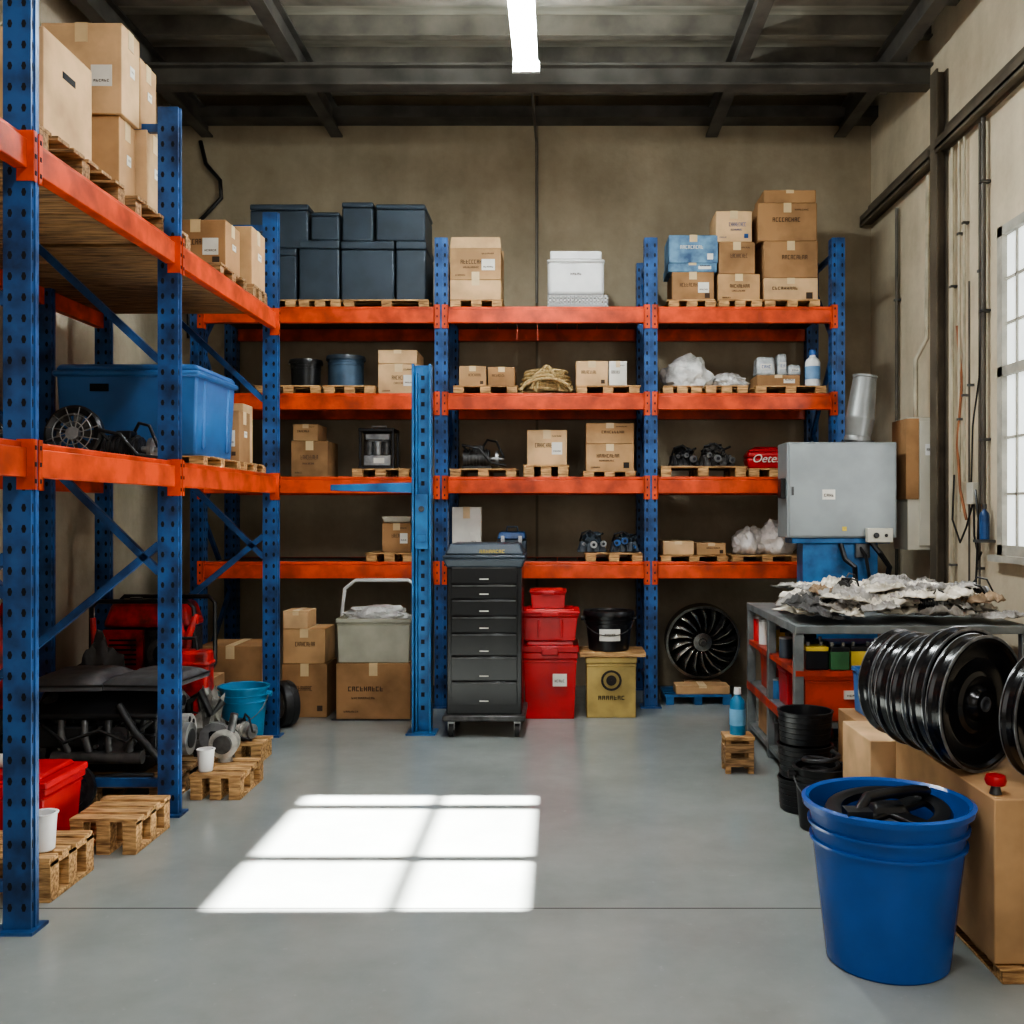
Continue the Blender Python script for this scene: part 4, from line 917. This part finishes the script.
# ---------------- grey machine on blue stand
D=7.02; x0,x1=X(787,D),X(897,D); zt,zb=Z(442,D),Z(538,D)
e=thing('electrical_cabinet',((x0+x1)/2,D+.24,0),'grey steel control cabinet on a blue stand','control cabinet')
w=x1-x0
m=M(GREY); m.box(-w/2,w/2,-.24,.06,zb,zt); part('cabinet_body',m,e,bevel=.008)
m=M(GREY); m.box(-w/2+.015,w/2-.01,-.248,-.24,zb+.012,zt-.012); d=part('cabinet_door',m,e,bevel=.004)
m=M(DSTEEL); m.box(-w/2+.03,-w/2+.045,-.256,-.248,zb+.3,zb+.36); part('door_handle',m,d)
m=M(PAPER,INK,YELB); m.box(-.14,-.05,-.2505,-.248,zb+.27,zb+.34); m.use(1).gl(-.13,zb+.29,.07,.02,-.252,4); m.use(2).box(.0,.03,-.2505,-.248,zb+.05,zb+.08); part('paper_label',m,d,recalc=False)
m=M(BLACK); m.box(-w/2-.035,-w/2,-.2,-.1,zb+.28,zb+.42); part('switch_box',m,e,bevel=.005)
m=M(LIFT); m.box(-w/2+.12,w/2-.12,-.2,-.02,.02,zb-.04); m.box(-w/2+.04,w/2-.04,-.22,0,zb-.04,zb); m.box(-w/2+.05,w/2-.05,-.22,.1,0,.02); part('blue_stand',m,e,bevel=.006)
for pts,r in (([(.0,-.2,zb-.04),(.02,-.25,zb-.15),(.08,-.27,zb-.2),(.1,-.23,zb-.32),(.05,-.21,zb-.42)],.018),([(.12,-.2,zb-.04),(.16,-.26,zb-.12),(.2,-.23,zb-.3),(.22,-.21,zb-.42)],.012),([(.18,-.25,zb),(.24,-.32,zb-.1),(.32,-.28,zb-.2),(.3,-.22,zb-.4)],.02)):
    m=M(BLACK); m.tube(pts,r,8); part('power_cable',m,e,smooth=True)
m=M(DSTEEL); m.box(.1,.2,-.23,-.2,zb-.14,zb-.04); part('junction_box',m,e,bevel=.004)
m=M(PANEL,BLACK); m.box(.16,.34,-.3,-.25,zb-.03,zb+.07); m.use(1).cyl((.22,-.3,zb+.02),(.22,-.32,zb+.02),.02); m.cyl((.29,-.3,zb+.02),(.29,-.315,zb+.02),.012); part('control_pod',m,e,bevel=.005)
e=thing('exhaust_duct',(X(857,7.17),7.17,zt),'smooth tapered galvanised duct rising at a slight lean','duct')
lean=Matrix.Rotation(.12,4,'Y')
m=M(DUCT); m.lathe([(.085,.012),(.095,.012),(.095,.04),(.088,.05),(.1,.16),(.104,.17),(.104,.19),(.1,.2),(.082,.47),(.087,.475),(.087,.49),(.076,.49),(.07,.3)],28,lean); part('duct_pipe',m,e,smooth=True)
m=M(DSTEEL); m.lathe([(0,0),(.12,0),(.12,.012),(0,.012)],24); part('duct_flange',m,e)
e=thing('fuse_box',(2.688,7.22,1.23),'cream wall electrical cabinet with tan cardboard panel on its side','fuse box')
m=M(PANEL); m.box(-.23,0,-.15,.15,0,.94); part('box_body',m,e,bevel=.006)
m=M(PANEL); m.box(-.15,-.01,-.165,-.15,.03,.91); part('box_door',m,e,bevel=.004)
m=M(C2); m.box(-.245,-.23,-.15,.14,.36,.93); m.box(-.245,-.155,-.163,-.15,.36,.93); part('cardboard_piece',m,e)
m=M(WHITE,INK); m.box(-.11,-.05,-.170,-.165,.67,.75); m.use(1).gl(-.105,.7,.05,.02,-.172,4); part('paper_label',m,e)
m=M(PIPEL); m.tube([(-.12,0,.94),(-.12,0,1.37),(-.04,0,1.52),(-.03,0,2.7)],.018,8); part('conduit',m,e,smooth=True)
def pipe(y,z0,z1,r,mt,label,off=.03,n=3):
    e=thing('wall_conduit',(XR-off,y,z0),label,'pipe')
    m=M(mt); m.cyl((0,0,0),(0,0,z1-z0),r,seg=10); part('pipe_run',m,e,smooth=True)
    for k in range(n):
        m=M(DSTEEL); zz=(z1-z0)*(k+.5)/n; m.box(-r-.004,off-.001,-.006-r,.006+r,zz-.008,zz+.008); part('pipe_clip',m,e)
pipe(6.26,1.55,3.97,.016,PIPE,'dark vertical conduit clipped to the wall',.04)
pipe(6.34,.2,3.97,.008,PIPE,'thin dark conduit clipped to the wall',n=2)
pipe(6.5,.3,3.0,.007,PIPE,'thin dark cable conduit on the wall',n=2)
pipe(6.58,1.7,3.97,.009,PIPEL,'pale thin conduit on the wall',n=2); pipe(6.66,1.5,3.97,.009,PIPEL,'pale thin conduit on the wall',n=2); pipe(6.78,.2,3.97,.012,PIPEL,'pale conduit beside the steel column',n=2)
pipe(7.9,1.0,3.9,.014,PIPE,'dark thin conduit on the wall',n=2)
e=thing('wall_switch',(XR-.041,6.42,1.55),'small grey switch box with looping cables on the wall','switch box')
m=M(PANEL); m.box(-.02,.04,-.05,.05,0,.14); part('switch_body',m,e,bevel=.004)
for pts,r in (([(0,0,0),(-.02,.05,-.15),(-.02,.15,-.25),(-.02,.28,-.1),(0,.3,.2)],.007),([(0,-.02,0),(-.01,-.05,-.2),(-.01,-.12,-.35),(-.01,-.16,-.3)],.007),([(0,.02,.14),(0,.0,.5),(0,-.1,.8),(.01,-.12,1.3)],.006),([(0,-.04,.1),(-.02,-.14,-.1),(-.02,-.1,-.5),(0,-.05,-.9)],.008)):
    m=M(BLACK); m.tube(pts,r,6); part('cable',m,e,smooth=True)
m=M(mat('rust_orange_cable',(150,90,50),.6)); m.tube([(0,.1,-.1),(0,.2,.1),(0,.25,.4),(.02,.22,.8),(.02,.3,1.2)],.009,6); part('cable',m,e,smooth=True)
bottle(XR-.05,6.22,1.33,.03,.22,BLUE,DSTEEL,'blue gas cartridge standing on a wall bracket')
e=thing('wall_bracket',(XR-.001,6.22,1.31),'small steel shelf bracket on the wall','bracket'); m=M(DSTEEL); m.box(-.1,0,-.05,.05,0,.018); part('bracket_plate',m,e)
# ---------------- right foreground
pallet(1.40,2.1,3.17,4.12,0,.05,WOOD,'low pallet under a big carton')
carton(1.39,2.05,3.2,4.14,.052,.58,'big tan carton supporting black wheels',C1,pr=0,sticker=1)
carton(1.30,1.72,4.19,4.60,0,.54,'tan carton beside stacked black wheels',C3,pr=0)
carton(1.39,1.85,4.66,5.0,0,.52,'brown carton supporting a blue crate',C2,pr=0)
tote(1.44,1.72,4.68,4.95,.522,.74,TUB,'deep blue plastic crate on a carton',taper=.93,name='plastic_crate',cat='crate')
motor(1.60,4.82,.745,.75,'black motor and hoses lying on a blue crate',MATTEB)
def wheel(x,y,zb,r,rz,tilt,label,v=0):
    e=thing('pulley_wheel',(x,y,zb),label,'wheel',rz,'black wheels on the cartons')
    mt=Matrix.Translation((0,0,r))@Matrix.Rotation(pi/2+tilt,4,'X'); s=r/.25
    # camera-facing side of the dish lies at +z before rotation; profile recessed on both sides
    P=[(.165,-.004),(.175,-.010),(.21,-.014),(.225,-.018),(.232,-.030),(.25,-.030),(.25,-.020),(.241,-.010),(.241,.010),(.25,.020),(.25,.030),(.232,.030),(.225,.018),(.21,.014),(.175,.008),(.165,.004)]
    m=M(WHEELB); m.lathe([(a*s,b) for a,b in P],64,mt,closed=True); part('wheel_rim',m,e,smooth=True)
    for sg in (-1,1):
        m=M(WEDGE); m.lathe([(.2504*s,sg*.0255),(.2514*s,sg*.0298),(.249*s,sg*.0312),(.2405*s,sg*.0308)],64,mt); part('worn_edge',m,e,smooth=True,recalc=False)
    m=M(WHEELB)
    if v==2: P=[(.085*s,-.010),(.12*s,-.018),(.168*s,-.004),(.168*s,.004),(.12*s,.010),(.085*s,.004)]
    else: P=[(.06*s,-.008),(.075*s,-.020),(.10*s,-.022),(.115*s,-.012),(.15*s,-.012),(.168*s,-.004),(.168*s,.004),(.15*s,.006),(.115*s,.004),(.10*s,.014),(.075*s,.012),(.06*s,.006)]
    m.lathe(P,48,mt,closed=True); part('dished_web',m,e,smooth=True)
    if v==2: return
    m=M(WHEELB,WEDGE); m.lathe([(.026,-.036),(.048,-.036),(.052,-.026),(.066,-.008),(.066,.008),(.052,.026),(.048,.036),(.026,.036)],28,mt,closed=True)
    m.use(1).lathe([(.018,-.040),(.027,-.040),(.027,.040),(.018,.040)],20,mt,closed=True)
    part('hub_bushing',m,e,smooth=True)
    if v==1:
        for k in range(5):
            a=k*2*pi/5; m=M(WEDGE); m.lathe([(0,-.018),(.008,-.018),(.008,.010),(0,.010)],8,mt@Matrix.Translation((.132*s*math.cos(a),.132*s*math.sin(a),0))); part('wheel_bolt',m,e)
VR=[0,2,1,0,2,1,2]
rq=random.Random(5)
for k in range(7):
    wheel(1.475-.012*k+rq.uniform(-.014,.014),3.55+k*.094,.582,.232+rq.uniform(-.02,.02),math.radians(31+rq.uniform(-2,2)),math.radians(rq.uniform(-1.2,1.2)),'black dished wheel with worn grey rim edge in a packed row',VR[k])
wheel(1.675,3.43,.582,.222,math.radians(30),0,'black dished wheel standing in front of the row',1)
wheel(1.82,3.36,.582,.235,math.radians(30),0.0,'black dished wheel standing beside the row',0)
wheel(1.86,3.60,.582,.24,math.radians(30),0.0,'black ring-shaped wheel standing beside the row',2)
bucket(1.10,3.36,0,.20,.262,.54,BBUCK,'large glossy blue plastic bucket with ribbed rim filled with black parts',seg=64,handle=False)
e=thing('machine_part',(1.10,3.36,.46),'flat black ring-shaped plastic part lying in a bucket','machine part')
tl=Matrix.Translation((-.0,.0,.035))@Matrix.Rotation(.08,4,'X')@Matrix.Rotation(-.06,4,'Y')
m=M(BLACK); m.lathe([(.15,-.012),(.2,-.012),(.208,.0),(.2,.014),(.17,.02),(.15,.012)],48,tl,closed=True); part('outer_ring',m,e,smooth=True)
m=M(BLACK); m.box(-.16,.16,-.035,.035,-.01,.012,tl@Matrix.Rotation(.5,4,'Z')); m.box(-.03,.03,-.16,.1,-.008,.01,tl@Matrix.Rotation(.5,4,'Z')); m.frus(0,0,.03,.065,.14,.1,.1,.07); part('flat_bracket',m,e,bevel=.008)
e=thing('hose_coil',(1.10,3.36,.36),'black rubber hoses filling a bucket under a flat part','hoses')
m=M(RUB)
for q in range(3):
    ph_=q*1.9; m.tube([((.19-.045*q)*math.cos(a+ph_),(.19-.045*q)*math.sin(a+ph_),.03+.012*q+.015*math.sin(2*a+q)) for a in [k*2*pi/26 for k in range(26)]],.02,8,closed=True)
m.lathe([(0,-.01),(.2,-.01),(.2,.02),(0,.05)],32)
part('hose_body',m,e,smooth=True)
e=thing('machine_lever',(1.0,3.3,.54),'bent black lever resting across the bucket rim','machine part')
m=M(BLACK); m.tube([(-.05,-.1,-.01),(.0,-.04,.03),(.1,.0,.035),(.2,.08,.02),(.26,.14,.0)],.018,10); m.box(-.09,-.01,-.14,-.07,-.025,.012); part('lever_body',m,e,smooth=True)
for k in range(3):
    bucket(1.24,5.06,k*.168,.125,.135,.165,BLACK,'black ribbed pail in a tight stack on the floor',handle=False,name='pail',seg=36,ribt=(.2,.36,.52,.68,.84))
bucket(1.24,4.75,0,.10,.125,.3,BLACK,'black bucket holding hoses on the floor')
e=thing('hose_coil',(1.24,4.75,.24),'black hose coiled inside a bucket','hoses'); m=M(RUB)
m.tube([(.08*math.cos(a),.08*math.sin(a),.012+.0075*a) for a in [k*.4 for k in range(34)]],.012,8); part('hose_body',m,e,smooth=True)
e=thing('valve_knob',(1.42,3.26,.582),'small red valve knob beside the black wheels','valve')
m=M(RED); m.lathe([(0,.03),(.03,.03),(.035,.045),(.03,.06),(0,.06)],16); part('knob',m,e,smooth=True)
m=M(DSTEEL); m.lathe([(0,0),(.02,0),(.012,.03),(0,.03)],14); part('stem',m,e,smooth=True)

# ---------------- lights
def area(name,loc,rot,sx,sy,en,col=(1,1,1)):
    l=bpy.data.lights.new(name,'AREA'); l.shape='RECTANGLE'; l.size=sx; l.size_y=sy; l.energy=en; l.color=col
    o=bpy.data.objects.new(name,l); o.location=loc; o.rotation_euler=rot; bpy.context.collection.objects.link(o); return o
sun=bpy.data.lights.new('sun','SUN'); sun.energy=150; sun.angle=.014; sun.color=(1,.97,.92)
so=bpy.data.objects.new('sun',sun); bpy.context.collection.objects.link(so)
so.rotation_euler=(0,math.radians(50),0)
area('tube_light',(-.225,5.93,4.40),(0,0,0),.16,1.45,30,(.96,.99,1))
area('front_wall_fill',(-.2,-2.3,2.6),(math.radians(90),0,0),5.0,3.2,80,(.99,.98,.97))  # added soft fill behind the camera; wall_front is closed, no door there
area('window_daylight',(2.6,5.75,2.25),(0,math.radians(90),0),1.8,.65,26,(.97,.98,1))
area('overhead_fill',(-.2,1.0,4.8),(0,0,0),.3,1.5,85,(.98,.98,1))  # added overhead fill out of view, no lamp fixture hangs here
area('overhead_fill',(-.2,3.2,4.8),(0,0,0),.2,1.3,60,(.98,.98,1))  # second added fill from above, also without a fixture
w=bpy.data.worlds.new('World'); bpy.context.scene.world=w; w.use_nodes=True
w.node_tree.nodes['Background'].inputs[0].default_value=(.75,.85,1,1); w.node_tree.nodes['Background'].inputs[1].default_value=1.0
cam=bpy.data.cameras.new('camera'); cam.sensor_width=36; cam.lens=36*1000/1024; cam.shift_x=-48/1024; cam.clip_end=50
co=bpy.data.objects.new('camera',cam); co.location=(0,0,1.5); co.rotation_euler=(pi/2,0,0); bpy.context.collection.objects.link(co)
bpy.context.scene.camera=co
try: bpy.context.scene.view_settings.look='AgX - Medium High Contrast'
except Exception as ex: print(ex)
